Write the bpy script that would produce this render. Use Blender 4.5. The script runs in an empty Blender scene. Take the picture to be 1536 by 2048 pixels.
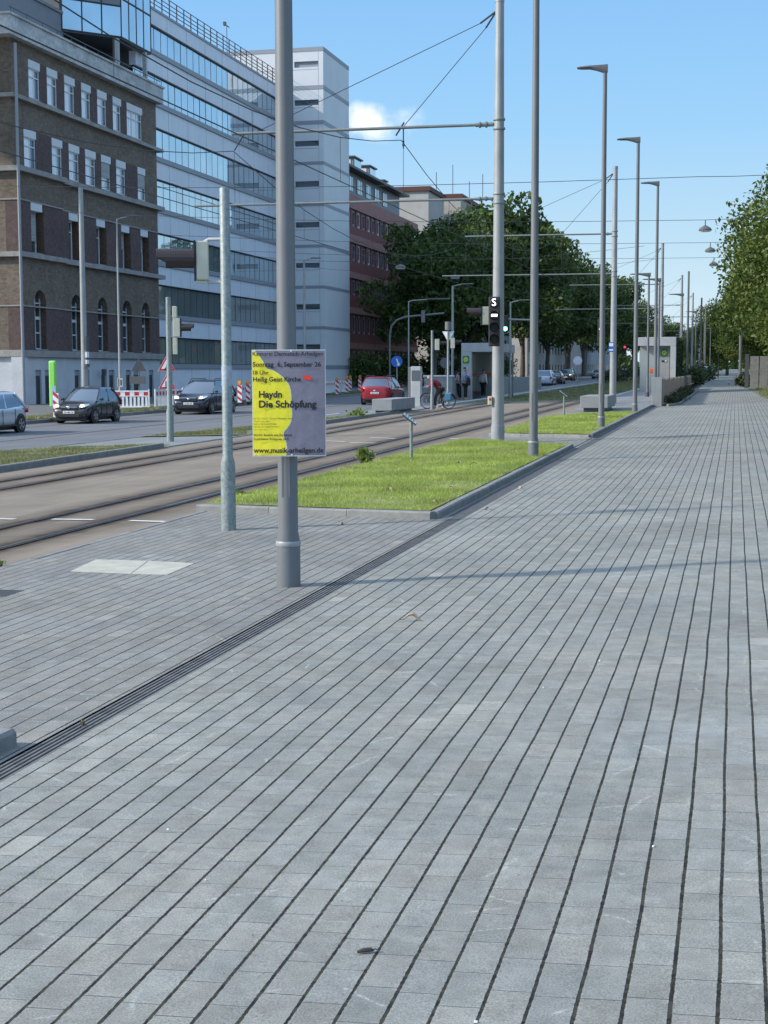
import bpy, bmesh, math, random
import numpy as np
from mathutils import Vector, Matrix
rad=math.radians
scn=bpy.context.scene
col=scn.collection
# ------------------------------------------------------------ camera, sky, sun
HC=1.72; FPX=2958.0
def cam_axes(psi,p,r):
    F=Vector((-math.sin(psi)*math.cos(p),math.cos(psi)*math.cos(p),-math.sin(p)))
    R=Vector((math.cos(psi),math.sin(psi),0)); U=R.cross(F)
    return R*math.cos(r)-U*math.sin(r), U*math.cos(r)+R*math.sin(r), F
CR,CU,CF=cam_axes(rad(13.338418819),rad(5.444194575),.0028)
cd=bpy.data.cameras.new('camera'); cam=bpy.data.objects.new('camera',cd); col.objects.link(cam)
cam.matrix_world=Matrix(((CR.x,CU.x,-CF.x,0),(CR.y,CU.y,-CF.y,0),(CR.z,CU.z,-CF.z,HC),(0,0,0,1)))
cd.sensor_fit='VERTICAL'; cd.sensor_height=36; cd.lens=36*FPX/2048; cd.clip_start=.1; cd.clip_end=6000
scn.camera=cam
SUN_EL=30; SUN_AZ=(-.915,-.403)      # horizontal direction towards the sun
w=bpy.data.worlds.new('World'); scn.world=w; w.use_nodes=True
wn=w.node_tree.nodes; wl=w.node_tree.links; wn.clear()
out=wn.new('ShaderNodeOutputWorld'); bg=wn.new('ShaderNodeBackground'); sky=wn.new('ShaderNodeTexSky')
sky.sky_type='NISHITA'; sky.sun_disc=False; sky.sun_elevation=rad(SUN_EL); sky.sun_rotation=math.atan2(SUN_AZ[0],SUN_AZ[1])
sky.altitude=100; sky.air_density=1.0; sky.dust_density=.25; sky.ozone_density=2.2
bg.inputs[1].default_value=.12
# one small white cumulus low over the roofs
tc=wn.new('ShaderNodeTexCoord'); mp=wn.new('ShaderNodeMapping'); mp.vector_type='POINT'
cdirs=(CF+CR*((748-768)/FPX)+CU*((1024-246)/FPX)).normalized()
dt=wn.new('ShaderNodeVectorMath'); dt.operation='SUBTRACT'; dt.inputs[1].default_value=cdirs
wl.new(tc.outputs['Generated'],dt.inputs[0])
sc_=wn.new('ShaderNodeVectorMath'); sc_.operation='MULTIPLY'; sc_.inputs[1].default_value=(27,27,62); wl.new(dt.outputs[0],sc_.inputs[0])
ln=wn.new('ShaderNodeVectorMath'); ln.operation='LENGTH'; wl.new(sc_.outputs[0],ln.inputs[0])
nz=wn.new('ShaderNodeTexNoise'); nz.inputs['Scale'].default_value=30; nz.inputs['Detail'].default_value=7; nz.inputs['Roughness'].default_value=.55
wl.new(tc.outputs['Generated'],nz.inputs['Vector'])
ad=wn.new('ShaderNodeMath'); ad.operation='MULTIPLY_ADD'; ad.inputs[1].default_value=-2.6; wl.new(nz.outputs[0],ad.inputs[0]); wl.new(ln.outputs['Value'],ad.inputs[2])
mr=wn.new('ShaderNodeMapRange'); mr.interpolation_type='SMOOTHSTEP'; mr.inputs['From Min'].default_value=-.30; mr.inputs['From Max'].default_value=-1.25; mr.inputs['To Min'].default_value=0; mr.inputs['To Max'].default_value=.95
wl.new(ad.outputs[0],mr.inputs['Value'])
mx=wn.new('ShaderNodeMix'); mx.data_type='RGBA'; mx.inputs['B'].default_value=(4.7,4.6,4.75,1)
tint=wn.new('ShaderNodeMix'); tint.data_type='RGBA'; tint.blend_type='MULTIPLY'; tint.inputs['Factor'].default_value=1; tint.inputs['B'].default_value=(1,1,1,1)
# clear-air gradient close to the horizon, physical sky above it
sz=wn.new('ShaderNodeSeparateXYZ'); wl.new(tc.outputs['Generated'],sz.inputs[0])
rp=wn.new('ShaderNodeValToRGB'); el=rp.color_ramp.elements; el[0].position=0; el[0].color=(2.75,3.15,3.35,1); el[1].position=.3; el[1].color=(.75,1.72,3.25,1)
e=el.new(.07); e.color=(2.0,2.78,3.28,1); e=el.new(.16); e.color=(1.24,2.32,3.45,1)
wl.new(sz.outputs[2],rp.inputs[0])
fz=wn.new('ShaderNodeMapRange'); fz.interpolation_type='SMOOTHSTEP'; fz.inputs['From Min'].default_value=.28; fz.inputs['From Max'].default_value=.5; fz.inputs['To Min'].default_value=1; fz.inputs['To Max'].default_value=0; wl.new(sz.outputs[2],fz.inputs['Value'])
sm=wn.new('ShaderNodeMix'); sm.data_type='RGBA'; wl.new(fz.outputs[0],sm.inputs['Factor']); up=wn.new('ShaderNodeMix'); up.data_type='RGBA'; up.blend_type='MULTIPLY'; up.inputs['Factor'].default_value=1; up.inputs['B'].default_value=(2.3,1.95,1.6,1); wl.new(sky.outputs[0],up.inputs['A'])
wl.new(up.outputs['Result'],sm.inputs['A']); wl.new(rp.outputs[0],sm.inputs['B'])
wl.new(sm.outputs['Result'],tint.inputs['A'])
wl.new(mr.outputs[0],mx.inputs['Factor']); wl.new(tint.outputs['Result'],mx.inputs['A']); wl.new(mx.outputs['Result'],bg.inputs[0]); wl.new(bg.outputs[0],out.inputs[0])
sd=bpy.data.lights.new('sun','SUN'); so=bpy.data.objects.new('sun',sd); col.objects.link(so)
sd.energy=2.15; sd.angle=rad(2.5); sd.color=(1,.93,.82)
sv=Vector((SUN_AZ[0]*math.cos(rad(SUN_EL)),SUN_AZ[1]*math.cos(rad(SUN_EL)),math.sin(rad(SUN_EL)))).normalized()
so.rotation_euler=sv.to_track_quat('Z','Y').to_euler(); so.location=(0,0,60)
vs=scn.view_settings; scn.display_settings.display_device='sRGB'; vs.view_transform='Standard'; vs.look='None'; vs.gamma=1; vs.exposure=1.24

# ------------------------------------------------------------ helpers
rnd=random.Random(7)
GX=.025; GY=.0046
def zg(x,y,d=0): return GX*max(-20,min(6,x))+GY*max(-60,min(420,y))+d
def G(px,py,d=0):
    v=CF+CR*((px-768)/FPX)+CU*((1024-py)/FPX)
    t=(HC-d)/(GX*v.x+GY*v.y-v.z); return Vector((v.x*t,v.y*t,HC+v.z*t))
def tag(o,label=None,cat=None,group=None,kind=None):
    if label: o['label']=label
    if cat: o['category']=cat
    if group: o['group']=group
    if kind: o['kind']=kind
    return o
def thing(name,label,cat,loc=(0,0,0),rz=0,group=None):
    o=bpy.data.objects.new(name,None); col.objects.link(o); o.location=loc; o.rotation_euler=(0,0,rz)
    o.empty_display_size=.2
    return tag(o,label,cat,group)
def kids(o): return [c for c in bpy.data.objects if c.parent==o]
def dup(o,loc,rz=None,label=None,sc=None):
    def rec(a,par):
        c=a.copy(); col.objects.link(c)
        if par: c.parent=par
        for ch in kids(a): rec(ch,c)
        return c
    r=rec(o,None); r.location=loc
    if rz is not None: r.rotation_euler=(0,0,rz)
    if label: r['label']=label
    if sc is not None: r.scale=(sc,)*3 if not isinstance(sc,tuple) else sc
    return r
class MB:
    def __init__(s): s.v=[];s.f=[];s.m=[]
    def add(s,vs,fs,m=0):
        n=len(s.v); s.v+= [tuple(p) for p in vs]; s.f+=[tuple(i+n for i in f) for f in fs]; s.m+=[m]*len(fs); return s
    def box(s,c,d,rz=0,m=0,tilt=None):
        hx,hy,hz=d[0]/2,d[1]/2,d[2]/2
        ps=[Vector((x,y,z)) for x in(-hx,hx) for y in(-hy,hy) for z in(-hz,hz)]
        M=Matrix.Rotation(rz,3,'Z')
        if tilt is not None: M=M@tilt
        ps=[M@p+Vector(c) for p in ps]
        return s.add(ps,[(0,1,3,2),(4,6,7,5),(0,4,5,1),(2,3,7,6),(0,2,6,4),(1,5,7,3)],m)
    def bx(s,x0,x1,y0,y1,z0,z1,m=0): return s.box(((x0+x1)/2,(y0+y1)/2,(z0+z1)/2),(abs(x1-x0),abs(y1-y0),abs(z1-z0)),0,m)
    def tube(s,pts,r,n=8,m=0,cap=True):
        pts=[Vector(p) for p in pts]; rs=r if isinstance(r,(list,tuple)) else [r]*len(pts)
        rings=[]; base=len(s.v); prev=None
        for i,p in enumerate(pts):
            if i==0: d=pts[1]-p
            elif i==len(pts)-1: d=p-pts[i-1]
            else: d=(pts[i+1]-p).normalized()+(p-pts[i-1]).normalized()
            d.normalize()
            a=Vector((0,0,1)) if abs(d.z)<.95 else Vector((0,1,0))
            if prev is not None: a=prev
            u=(a-d*a.dot(d)).normalized(); v=d.cross(u); prev=u
            for k in range(n):
                t=2*math.pi*k/n; s.v.append(tuple(p+u*(math.cos(t)*rs[i])+v*(math.sin(t)*rs[i])))
        for i in range(len(pts)-1):
            for k in range(n):
                a=base+i*n+k; b=base+i*n+(k+1)%n; s.f.append((a,b,b+n,a+n)); s.m.append(m)
        if cap:
            s.f.append(tuple(base+k for k in reversed(range(n)))); s.m.append(m)
            s.f.append(tuple(base+(len(pts)-1)*n+k for k in range(n))); s.m.append(m)
        return s
    def lathe(s,prof,c=(0,0,0),n=20,m=0,axis='Z',rot=None,cap=True):
        base=len(s.v)
        for (r,h) in prof:
            for k in range(n):
                t=2*math.pi*k/n
                p=Vector((r*math.cos(t),r*math.sin(t),h))
                if axis=='Y': p=Vector((p.x,p.z,p.y))
                if axis=='X': p=Vector((p.z,p.x,p.y))
                if rot is not None: p=rot@p
                s.v.append(tuple(p+Vector(c)))
        for i in range(len(prof)-1):
            for k in range(n):
                a=base+i*n+k; b=base+i*n+(k+1)%n; s.f.append((a,b,b+n,a+n)); s.m.append(m)
        if cap:
            s.f.append(tuple(base+k for k in reversed(range(n)))); s.m.append(m)
            s.f.append(tuple(base+(len(prof)-1)*n+k for k in range(n))); s.m.append(m)
        return s
    def prism(s,poly,d,m=0):   # poly: list of 3D points, extruded by vector d
        n=len(poly); d=Vector(d); a=[Vector(p) for p in poly]; b=[p+d for p in a]
        return s.add(a+b,[tuple(range(n))[::-1],tuple(range(n,2*n))]+[(i,(i+1)%n,(i+1)%n+n,i+n) for i in range(n)],m)
    def build(s,name,mat,parent=None,smooth=False,bevel=0,fix=True,sub=0):
        me=bpy.data.meshes.new(name); me.from_pydata(s.v,[],s.f)
        mats=mat if isinstance(mat,(list,tuple)) else [mat]
        for x in mats: me.materials.append(x)
        if len(mats)>1: me.polygons.foreach_set('material_index',s.m)
        if fix and len(s.f)<20000:
            b=bmesh.new(); b.from_mesh(me); bmesh.ops.recalc_face_normals(b,faces=b.faces); b.to_mesh(me); b.free()
        me.update()
        o=bpy.data.objects.new(name,me); col.objects.link(o)
        if smooth:
            me.polygons.foreach_set('use_smooth',[True]*len(me.polygons))
            if smooth!='all': me.set_sharp_from_angle(angle=rad(40))
        if bevel:
            md=o.modifiers.new('b','BEVEL'); md.width=bevel; md.segments=2; md.limit_method='ANGLE'; md.angle_limit=rad(50)
        if sub:
            md=o.modifiers.new('s','SUBSURF'); md.levels=sub; md.render_levels=sub
        if parent: o.parent=parent
        return o

# ------------------------------------------------------------ materials
class NT:
    def __init__(s,name):
        s.mat=bpy.data.materials.new(name); s.mat.use_nodes=True; s.n=s.mat.node_tree.nodes; s.l=s.mat.node_tree.links
        s.b=s.n['Principled BSDF']
    def m(s,op,a,b=None,c=None,clamp=False):
        n=s.n.new('ShaderNodeMath'); n.operation=op; n.use_clamp=clamp
        for i,v in enumerate((a,b,c)):
            if v is None: continue
            if isinstance(v,(int,float)): n.inputs[i].default_value=v
            else: s.l.new(v,n.inputs[i])
        return n.outputs[0]
    def pos(s):
        if not hasattr(s,'_p'):
            t=s.n.new('ShaderNodeTexCoord'); s._p=t.outputs['Object']; s._t=t
            x=s.n.new('ShaderNodeSeparateXYZ'); s.l.new(s._p,x.inputs[0]); s.x,s.y,s.z=x.outputs
        return s._p
    def vec(s,x,y,z):
        n=s.n.new('ShaderNodeCombineXYZ')
        for i,v in enumerate((x,y,z)):
            if isinstance(v,(int,float)): n.inputs[i].default_value=v
            else: s.l.new(v,n.inputs[i])
        return n.outputs[0]
    def noise(s,scale,detail=3,rough=.5,vec=None,sv=None):
        v=vec if vec is not None else s.pos()
        if sv:
            mm=s.n.new('ShaderNodeVectorMath'); mm.operation='MULTIPLY'; mm.inputs[1].default_value=sv; s.l.new(v,mm.inputs[0]); v=mm.outputs[0]
        n=s.n.new('ShaderNodeTexNoise'); n.inputs['Scale'].default_value=scale; n.inputs['Detail'].default_value=detail; n.inputs['Roughness'].default_value=rough
        s.l.new(v,n.inputs['Vector']); return n.outputs['Fac']
    def white(s,vec):
        n=s.n.new('ShaderNodeTexWhiteNoise'); n.noise_dimensions='3D'; s.l.new(vec,n.inputs['Vector']); return n.outputs['Value']
    def rng(s,v,a,b,c=0,d=1,sm=False):
        n=s.n.new('ShaderNodeMapRange'); n.interpolation_type='SMOOTHSTEP' if sm else 'LINEAR'
        for i,q in zip(('From Min','From Max','To Min','To Max'),(a,b,c,d)): n.inputs[i].default_value=q
        s.l.new(v,n.inputs['Value']); return n.outputs[0]
    def mix(s,f,a,b,blend='MIX'):
        n=s.n.new('ShaderNodeMix'); n.data_type='RGBA'; n.blend_type=blend
        for k,v in (('Factor',f),('A',a),('B',b)):
            if isinstance(v,(int,float)): n.inputs[k].default_value=v
            elif isinstance(v,tuple): n.inputs[k].default_value=(*v,1) if len(v)==3 else v
            else: s.l.new(v,n.inputs[k])
        return n.outputs['Result']
    def scale(s,c,f): # color*scalar
        n=s.n.new('ShaderNodeVectorMath'); n.operation='SCALE'
        if isinstance(c,tuple): n.inputs[0].default_value=c
        else: s.l.new(c,n.inputs[0])
        if isinstance(f,(int,float)): n.inputs['Scale'].default_value=f
        else: s.l.new(f,n.inputs['Scale'])
        return n.outputs[0]
    def set(s,color=None,rough=None,bump=None,dist=.01,strength=.5,**kw):
        for k,v in (('Base Color',color),('Roughness',rough)):
            if v is None: continue
            if isinstance(v,(int,float)): s.b.inputs[k].default_value=v
            elif isinstance(v,tuple): s.b.inputs[k].default_value=(*v,1)
            else: s.l.new(v,s.b.inputs[k])
        if bump is not None:
            n=s.n.new('ShaderNodeBump'); n.inputs['Distance'].default_value=dist; n.inputs['Strength'].default_value=strength
            s.l.new(bump,n.inputs['Height']); s.l.new(n.outputs[0],s.b.inputs['Normal'])
        for k,v in kw.items(): s.b.inputs[k].default_value=v
        return s.mat
def mat(name,c,rough=.6,var=.12,scale=6,metal=0,bump=0,spec=.5,fine=0,coat=0,sv=None):
    t=NT(name); t.pos()
    n=t.noise(scale,4,.55,sv=sv); f=t.rng(n,.3,.7,1-var,1+var)
    if fine:
        f=t.m('MULTIPLY',f,t.rng(t.noise(fine,2,.6),.3,.7,1-var*.8,1+var*.8))
    cc=t.scale(c,f)
    kw={'Metallic':metal,'Specular IOR Level':spec,'Coat Weight':coat,'Coat Roughness':.05}
    return t.set(cc,rough,n if bump else None,.01,bump,**kw)
def emis(name,c,s=3):
    t=NT(name); t.set(c,.5); t.b.inputs['Emission Color'].default_value=(*c,1); t.b.inputs['Emission Strength'].default_value=s; return t.mat

def paving(name,base,warm=0):
    t=NT(name); t.pos()
    wob=t.m('MULTIPLY',t.m('SUBTRACT',t.noise(1.1,2,.5,sv=(3,.9,1)),.5),.016)
    u=t.m('DIVIDE',t.m('ADD',t.m('ADD',t.x,.012),wob),.1247)
    ci=t.m('FLOOR',u); fu=t.m('SUBTRACT',u,ci)
    du=t.m('MULTIPLY',t.m('MINIMUM',fu,t.m('SUBTRACT',1,fu)),.1247)
    r1=t.white(t.vec(ci,3.1,0))
    v=t.m('ADD',t.m('DIVIDE',t.m('SUBTRACT',t.y,t.m('MULTIPLY',t.x,.03)),.232),t.m('MULTIPLY',r1,7.3))
    ri=t.m('FLOOR',v); fv=t.m('SUBTRACT',v,ri)
    dv=t.m('MULTIPLY',t.m('MINIMUM',fv,t.m('SUBTRACT',1,fv)),.232)
    rs=t.white(t.vec(ci,ri,1.7)); rs2=t.white(t.vec(ci,ri,5.7))
    jn=t.noise(60,3,.6); 
    jw=t.rng(jn,.3,.7,.0022,.0054)
    jw=t.m('ADD',jw,t.m('MULTIPLY',t.white(t.vec(ci,8.1,2)),.0014))
    ju=t.m('SUBTRACT',1,t.m('DIVIDE',t.m('SUBTRACT',du,jw),.0016,clamp=True),clamp=True)
    jv=t.m('SUBTRACT',1,t.m('DIVIDE',t.m('SUBTRACT',dv,t.rng(jn,.3,.7,.0006,.0020)),.0012,clamp=True),clamp=True)
    # stones
    big=t.noise(.55,4,.6); mid=t.noise(9,4,.6); fine=t.noise(170,3,.7); fine2=t.noise(420,2,.6)
    f=t.m('MULTIPLY',t.rng(rs,0,1,.91,1.09),t.rng(big,.3,.7,.84,1.14))
    f=t.m('MULTIPLY',f,t.rng(mid,.3,.7,.85,1.15))
    f=t.m('MULTIPLY',f,t.rng(fine,.28,.72,.56,1.44))
    f=t.m('MULTIPLY',f,t.rng(fine2,.3,.7,.78,1.22))
    odd=t.m('GREATER_THAN',rs2,.994)
    f=t.m('ADD',f,t.m('MULTIPLY',odd,.22))
    tintn=t.noise(.8,3,.6)
    c=t.mix(t.rng(tintn,.35,.65),base,tuple(b*k for b,k in zip(base,(1.14,1.04,.9))) if warm else tuple(b*k for b,k in zip(base,(1.06,1.02,.96))))
    c=t.mix(t.m('MULTIPLY',rs2,.5),c,tuple(b*k for b,k in zip(base,(1.12,1.03,.92))))
    c=t.scale(c,f)
    # pale scuffs and chalky scratches
    def strokes(cell,sx,sy,ln,wd,pres):
        gx=t.m('ADD',t.m('DIVIDE',t.x,cell),sx); gy=t.m('ADD',t.m('DIVIDE',t.y,cell),sy)
        cx=t.m('FLOOR',gx); cy=t.m('FLOOR',gy); fx=t.m('SUBTRACT',t.m('SUBTRACT',gx,cx),.5); fy=t.m('SUBTRACT',t.m('SUBTRACT',gy,cy),.5)
        a=t.m('MULTIPLY',t.white(t.vec(cx,cy,sx)),3.1416); ca=t.m('COSINE',a); sa=t.m('SINE',a)
        bend=t.m('MULTIPLY',t.m('SUBTRACT',t.noise(9,2,.5),.5),.16)
        uu=t.m('ADD',t.m('MULTIPLY',fx,ca),t.m('MULTIPLY',fy,sa)); vv=t.m('ADD',t.m('SUBTRACT',t.m('MULTIPLY',fy,ca),t.m('MULTIPLY',fx,sa)),bend)
        lw=t.m('MULTIPLY',t.white(t.vec(cx,cy,sx+3)),ln)
        e=t.m('SUBTRACT',1,t.m('DIVIDE',t.m('ABSOLUTE',vv),wd),clamp=True); q=t.m('MULTIPLY',t.m('SUBTRACT',lw,t.m('ABSOLUTE',uu)),14,clamp=True)
        return t.m('MULTIPLY',t.m('MULTIPLY',e,q),t.m('LESS_THAN',t.white(t.vec(cx,cy,sx+7)),pres))
    brk=t.rng(t.noise(70,3,.75),.42,.6,0,1)
    scf=t.m('MULTIPLY',t.m('ADD',t.m('ADD',strokes(.42,.3,.7,.42,.030,.42),strokes(.27,4.1,2.3,.4,.035,.22)),strokes(.8,8.7,5.2,.40,.02,.3),clamp=True),brk)
    patch=t.m('MULTIPLY',t.rng(t.noise(4.6,4,.65,vec=t.vec(t.x,t.y,2.2)),.6,.74,0,1,True),.28)
    c=t.mix(t.m('MULTIPLY',t.m('ADD',scf,patch,clamp=True),.8),c,(.44,.45,.41))
    spots=t.rng(t.noise(30,2,.5,vec=t.vec(t.x,t.y,7.7)),.74,.78,0,1)
    c=t.mix(t.m('MULTIPLY',spots,.7),c,(.06,.06,.06))
    rim=t.m('MULTIPLY',t.m('SUBTRACT',t.rng(t.m('MINIMUM',du,dv),.004,.011,1,0),0,clamp=True),t.rng(t.noise(33,3,.6),.45,.6,0,.22))
    c=t.mix(rim,c,(.42,.43,.40))
    dirt=t.mix(t.rng(t.noise(25,3,.6),.4,.6),(.010,.010,.009),(.045,.042,.026))
    c=t.mix(t.m('MULTIPLY',jv,t.rng(rs2,0,1,.55,1)),c,(.035,.036,.034))
    c=t.mix(ju,c,dirt)
    h=t.m('SUBTRACT',t.m('MULTIPLY',fine,.12),t.m('ADD',t.m('MULTIPLY',ju,1.0),t.m('MULTIPLY',jv,.3)))
    h=t.m('ADD',h,t.m('MULTIPLY',rs,.12))
    return t.set(c,.82,h,.006,.7,**{'Specular IOR Level':.3})
M={}
M['pave']=paving('grey_block_paving',(.222,.231,.217))
M['plaza']=paving('grey_plaza_paving',(.204,.206,.196))
def asphalt(name,c,s=90,var=.25,stain=0):
    t=NT(name); t.pos()
    f=t.m('MULTIPLY',t.rng(t.noise(s,3,.7),.3,.7,1-var,1+var),t.rng(t.noise(.35,4,.6),.3,.7,.88,1.12))
    f=t.m('MULTIPLY',f,t.rng(t.noise(1,3,.6,sv=(1.6,.06,1)),.3,.7,.9,1.1))
    return t.set(t.scale(c,f),.85,t.noise(s,2,.6),.004,.4)
M['road']=asphalt('road_asphalt',(.135,.137,.142),30,.35)
M['walk']=asphalt('sidewalk_asphalt',(.13,.13,.13),40)
M['earth']=asphalt('bare_ground',(.16,.15,.12),3)
M['concrete_pave']=asphalt('light_concrete_paving',(.19,.195,.195),50,.12)
def trambed():
    t=NT('tram_bed_concrete'); t.pos()
    f=t.m('MULTIPLY',t.rng(t.noise(140,3,.7),.3,.7,.8,1.2),t.rng(t.noise(.6,4,.65),.3,.7,.86,1.14))
    f=t.m('MULTIPLY',f,t.rng(t.noise(1,4,.65,sv=(7,.25,1)),.3,.7,.88,1.12))
    c=t.scale((.225,.190,.150),f)
    for xr in (-7.52,-8.57,-11.73,-12.69):   # rust and brake dust along every rail
        d=t.m('ABSOLUTE',t.m('SUBTRACT',t.x,xr)); dd=t.m('ADD',d,t.m('MULTIPLY',t.m('SUBTRACT',t.noise(3,4,.6),.5),.25))
        k=t.m('ADD',t.rng(dd,.62,.12,0,.60),t.rng(dd,.26,.05,0,.38),clamp=True)
        c=t.mix(k,c,(.034,.020,.012))
    return t.set(c,.9,t.noise(140,2,.6),.004,.4,**{'Specular IOR Level':.12})
M['tram']=trambed()
M['rail']=mat('polished_rail_steel',(.62,.63,.66),.22,.15,20,1)
M['groove']=mat('rail_groove_black',(.012,.011,.010),.8)
M['kerb']=mat('kerb_granite',(.20,.20,.19),.85,.2,5,fine=120,bump=.3)
M['white_line']=mat('white_road_paint',(.62,.62,.58),.7,.15,8)
M['seam']=mat('bitumen_seam',(.035,.035,.037),.7)
M['steel']=mat('grey_painted_pole',(.135,.143,.148),.5,.1,3,fine=160,sv=(1,1,.4))
M['mast']=mat('galvanised_mast',(.30,.31,.31),.5,.12,4,.15,fine=120,sv=(1,1,.5))
def galv():
    t=NT('spangled_galvanised_steel'); t.pos()
    v=t.n.new('ShaderNodeTexVoronoi'); v.inputs['Scale'].default_value=55; t.l.new(t._p,v.inputs['Vector'])
    f=t.m('MULTIPLY',t.rng(t.noise(22,4,.65),.35,.65,.8,1.25),t.rng(v.outputs['Distance'],0,.7,.88,1.14))
    return t.set(t.scale((.20,.235,.23),f),.55,**{'Metallic':.2})
M['galv']=galv()
M['dark']=mat('dark_grey_metal',(.07,.075,.08),.5,.1)
M['lampgrey']=mat('lamp_head_grey',(.10,.105,.11),.45,.08)
M['black']=mat('black_plastic',(.014,.014,.015),.5,.1)
M['beige']=mat('beige_signal_housing',(.50,.50,.40),.5,.06,5)
M['cable']=mat('cable_black',(.03,.032,.035),.6)
M['pipe']=mat('cantilever_pipe',(.16,.18,.18),.5,.1)
M['con']=mat('smooth_concrete',(.25,.26,.26),.8,.1,2.5,fine=60)
M['conlight']=mat('light_concrete',(.38,.39,.39),.8,.1,1.5,fine=30)
M['plaster']=mat('pale_grey_plaster',(.46,.48,.50),.85,.08,1.2,fine=9)
M['ledge']=mat('grey_stone_ledge',(.27,.26,.245),.85,.18,1.6,fine=12)
M['parapet']=mat('weathered_concrete_parapet',(.42,.43,.43),.85,.22,.8,fine=5,sv=(1,1,2))
M['panel']=mat('white_metal_panel',(.64,.67,.72),.45,.05,.9,fine=.35,sv=(1,3,.5))
M['panelgrey']=mat('grey_metal_trim',(.26,.28,.31),.5,.05)
M['tower']=mat('pale_tower_panel',(.60,.62,.63),.5,.04,.6)
M['joint']=mat('panel_joint',(.12,.13,.14),.6)
def brick(name,c1,c2,mortar,sc=1.0):
    t=NT(name); t.pos()
    vec=t.vec(t.m('ADD',t.y,t.x),t.z,0)
    b=t.n.new('ShaderNodeTexBrick'); t.l.new(vec,b.inputs['Vector'])
    b.inputs['Color1'].default_value=(*c1,1); b.inputs['Color2'].default_value=(*c2,1); b.inputs['Mortar'].default_value=(*mortar,1)
    b.inputs['Scale'].default_value=1; b.inputs['Mortar Size'].default_value=.008*sc; b.inputs['Brick Width'].default_value=.25*sc; b.inputs['Row Height'].default_value=.083*sc; b.inputs['Bias'].default_value=0
    f=t.m('MULTIPLY',t.rng(t.noise(3.4,6,.8),.3,.7,.6,1.4),t.rng(t.noise(.5,3,.6),.3,.7,.85,1.15))
    cc=t.scale(b.outputs['Color'],f)
    return t.set(cc,.9,b.outputs['Fac'],.02,-.3)
M['tanbrick']=brick('tan_rubble_brick',(.125,.094,.068),(.175,.140,.105),(.13,.11,.09),1.3)
M['darkbrick']=brick('purple_clinker_brick',(.085,.056,.054),(.118,.074,.064),(.07,.058,.054))
M['redbrick']=mat('dark_red_cladding',(.19,.06,.05),.7,.2,.8,fine=6,sv=(1,4,.5))
M['pink']=mat('dusty_pink_band',(.34,.16,.14),.75,.1,1)
M['greywall']=mat('grey_metal_siding',(.17,.18,.20),.5,.1,1.5,sv=(1,1,6))
def glass(name,c=(.45,.55,.62),metal=.65,rough=.04,wav=.03):
    t=NT(name); t.pos()
    n=t.noise(.7,2,.5)
    return t.set(t.scale(c,t.rng(t.noise(.35,2,.5),.3,.7,.9,1.1)),rough,n,.2,wav,**{'Metallic':metal,'Specular IOR Level':.8})
M['facade_glass']=glass('reflective_facade_glass',(.62,.72,.78),.80,.03,.02)
M['low_glass']=glass('ground_floor_glass',(.26,.30,.30),.45,.06,.03)
M['window_glass']=glass('dark_window_glass',(.10,.12,.14),.5,.05)
M['curtain']=mat('white_curtain',(.78,.83,.88),.6,.25,2,sv=(1,9,.3))
M['frame']=mat('white_window_frame',(.60,.62,.63),.5,.05)
M['shutter']=mat('grey_roller_shutter',(.30,.31,.32),.6,.3,1,sv=(1,.1,22))
M['shutterbox']=mat('white_shutter_box',(.58,.60,.62),.5,.05)
M['reveal']=brick('brown_reveal_brick',(.10,.06,.04),(.13,.08,.055),(.07,.055,.045))
M['doordark']=mat('dark_door',(.03,.033,.038),.4,.2)
M['green']=mat('lime_green_totem',(.22,.62,.10),.5,.06)
M['red']=mat('signal_red_paint',(.50,.025,.03),.45,.1)
M['white']=mat('white_paint',(.74,.75,.76),.5,.08)
M['yellowlamp']=mat('amber_lamp',(.75,.33,.02),.4,.1)
M['blue']=mat('blue_sign',(.01,.13,.50),.4,.05)
M['tyre']=mat('tyre_rubber',(.018,.018,.019),.8)
M['rim']=mat('alloy_rim',(.40,.41,.42),.35,.1,5,.7)
M['carglass']=glass('car_glass',(.20,.24,.28),.5,.04,0)
M['headlamp']=mat('headlamp_lens',(.75,.76,.74),.15,.1,30)
M['lit']=emis('lit_headlamp',(1,.9,.66),2.2)
M['tail']=mat('tail_lamp_red',(.45,.01,.012),.2,.1)
M['taillit']=emis('lit_tail_lamp',(1,.03,.03),.25)
M['chrome']=mat('chrome_trim',(.75,.76,.78),.15,.05,5,1)
M['plate']=mat('number_plate_white',(.70,.71,.70),.4,.05)
M['plate_tan']=mat('tan_cover_plate',(.41,.39,.32),.8,.16,5,fine=90)
M['soil']=mat('dark_soil',(.06,.048,.035),.95,.3,8)
M['silver']=mat('silver_car_paint',(.50,.55,.62),.35,.05,3,.5,coat=1)
M['carblack']=mat('anthracite_car_paint',(.020,.019,.021),.35,.05,3,.3,coat=1)
M['carnavy']=mat('navy_car_paint',(.006,.009,.024),.3,.05,3,.3,coat=1)
M['carred']=mat('red_car_paint',(.34,.012,.022),.35,.05,3,.25,coat=1)
M['carwhite']=mat('white_car_paint',(.55,.58,.62),.35,.05,3,0,coat=1)
M['skin']=mat('skin',(.45,.27,.20),.6,.05)
M['hair']=mat('dark_hair',(.02,.015,.012),.7,.2)
M['hairgrey']=mat('grey_cap',(.36,.33,.31),.8,.1)
for k,c in dict(c_red=(.22,.018,.03),c_brown=(.06,.042,.035),c_black=(.018,.018,.02),c_white=(.62,.64,.66),c_blue=(.14,.24,.40),c_mauve=(.25,.19,.22),c_shoe=(.4,.38,.36),c_pannier=(.03,.13,.22)).items():
    M[k]=mat(k.replace('c_','')+'_cloth',c,.85,.15,12)
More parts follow.
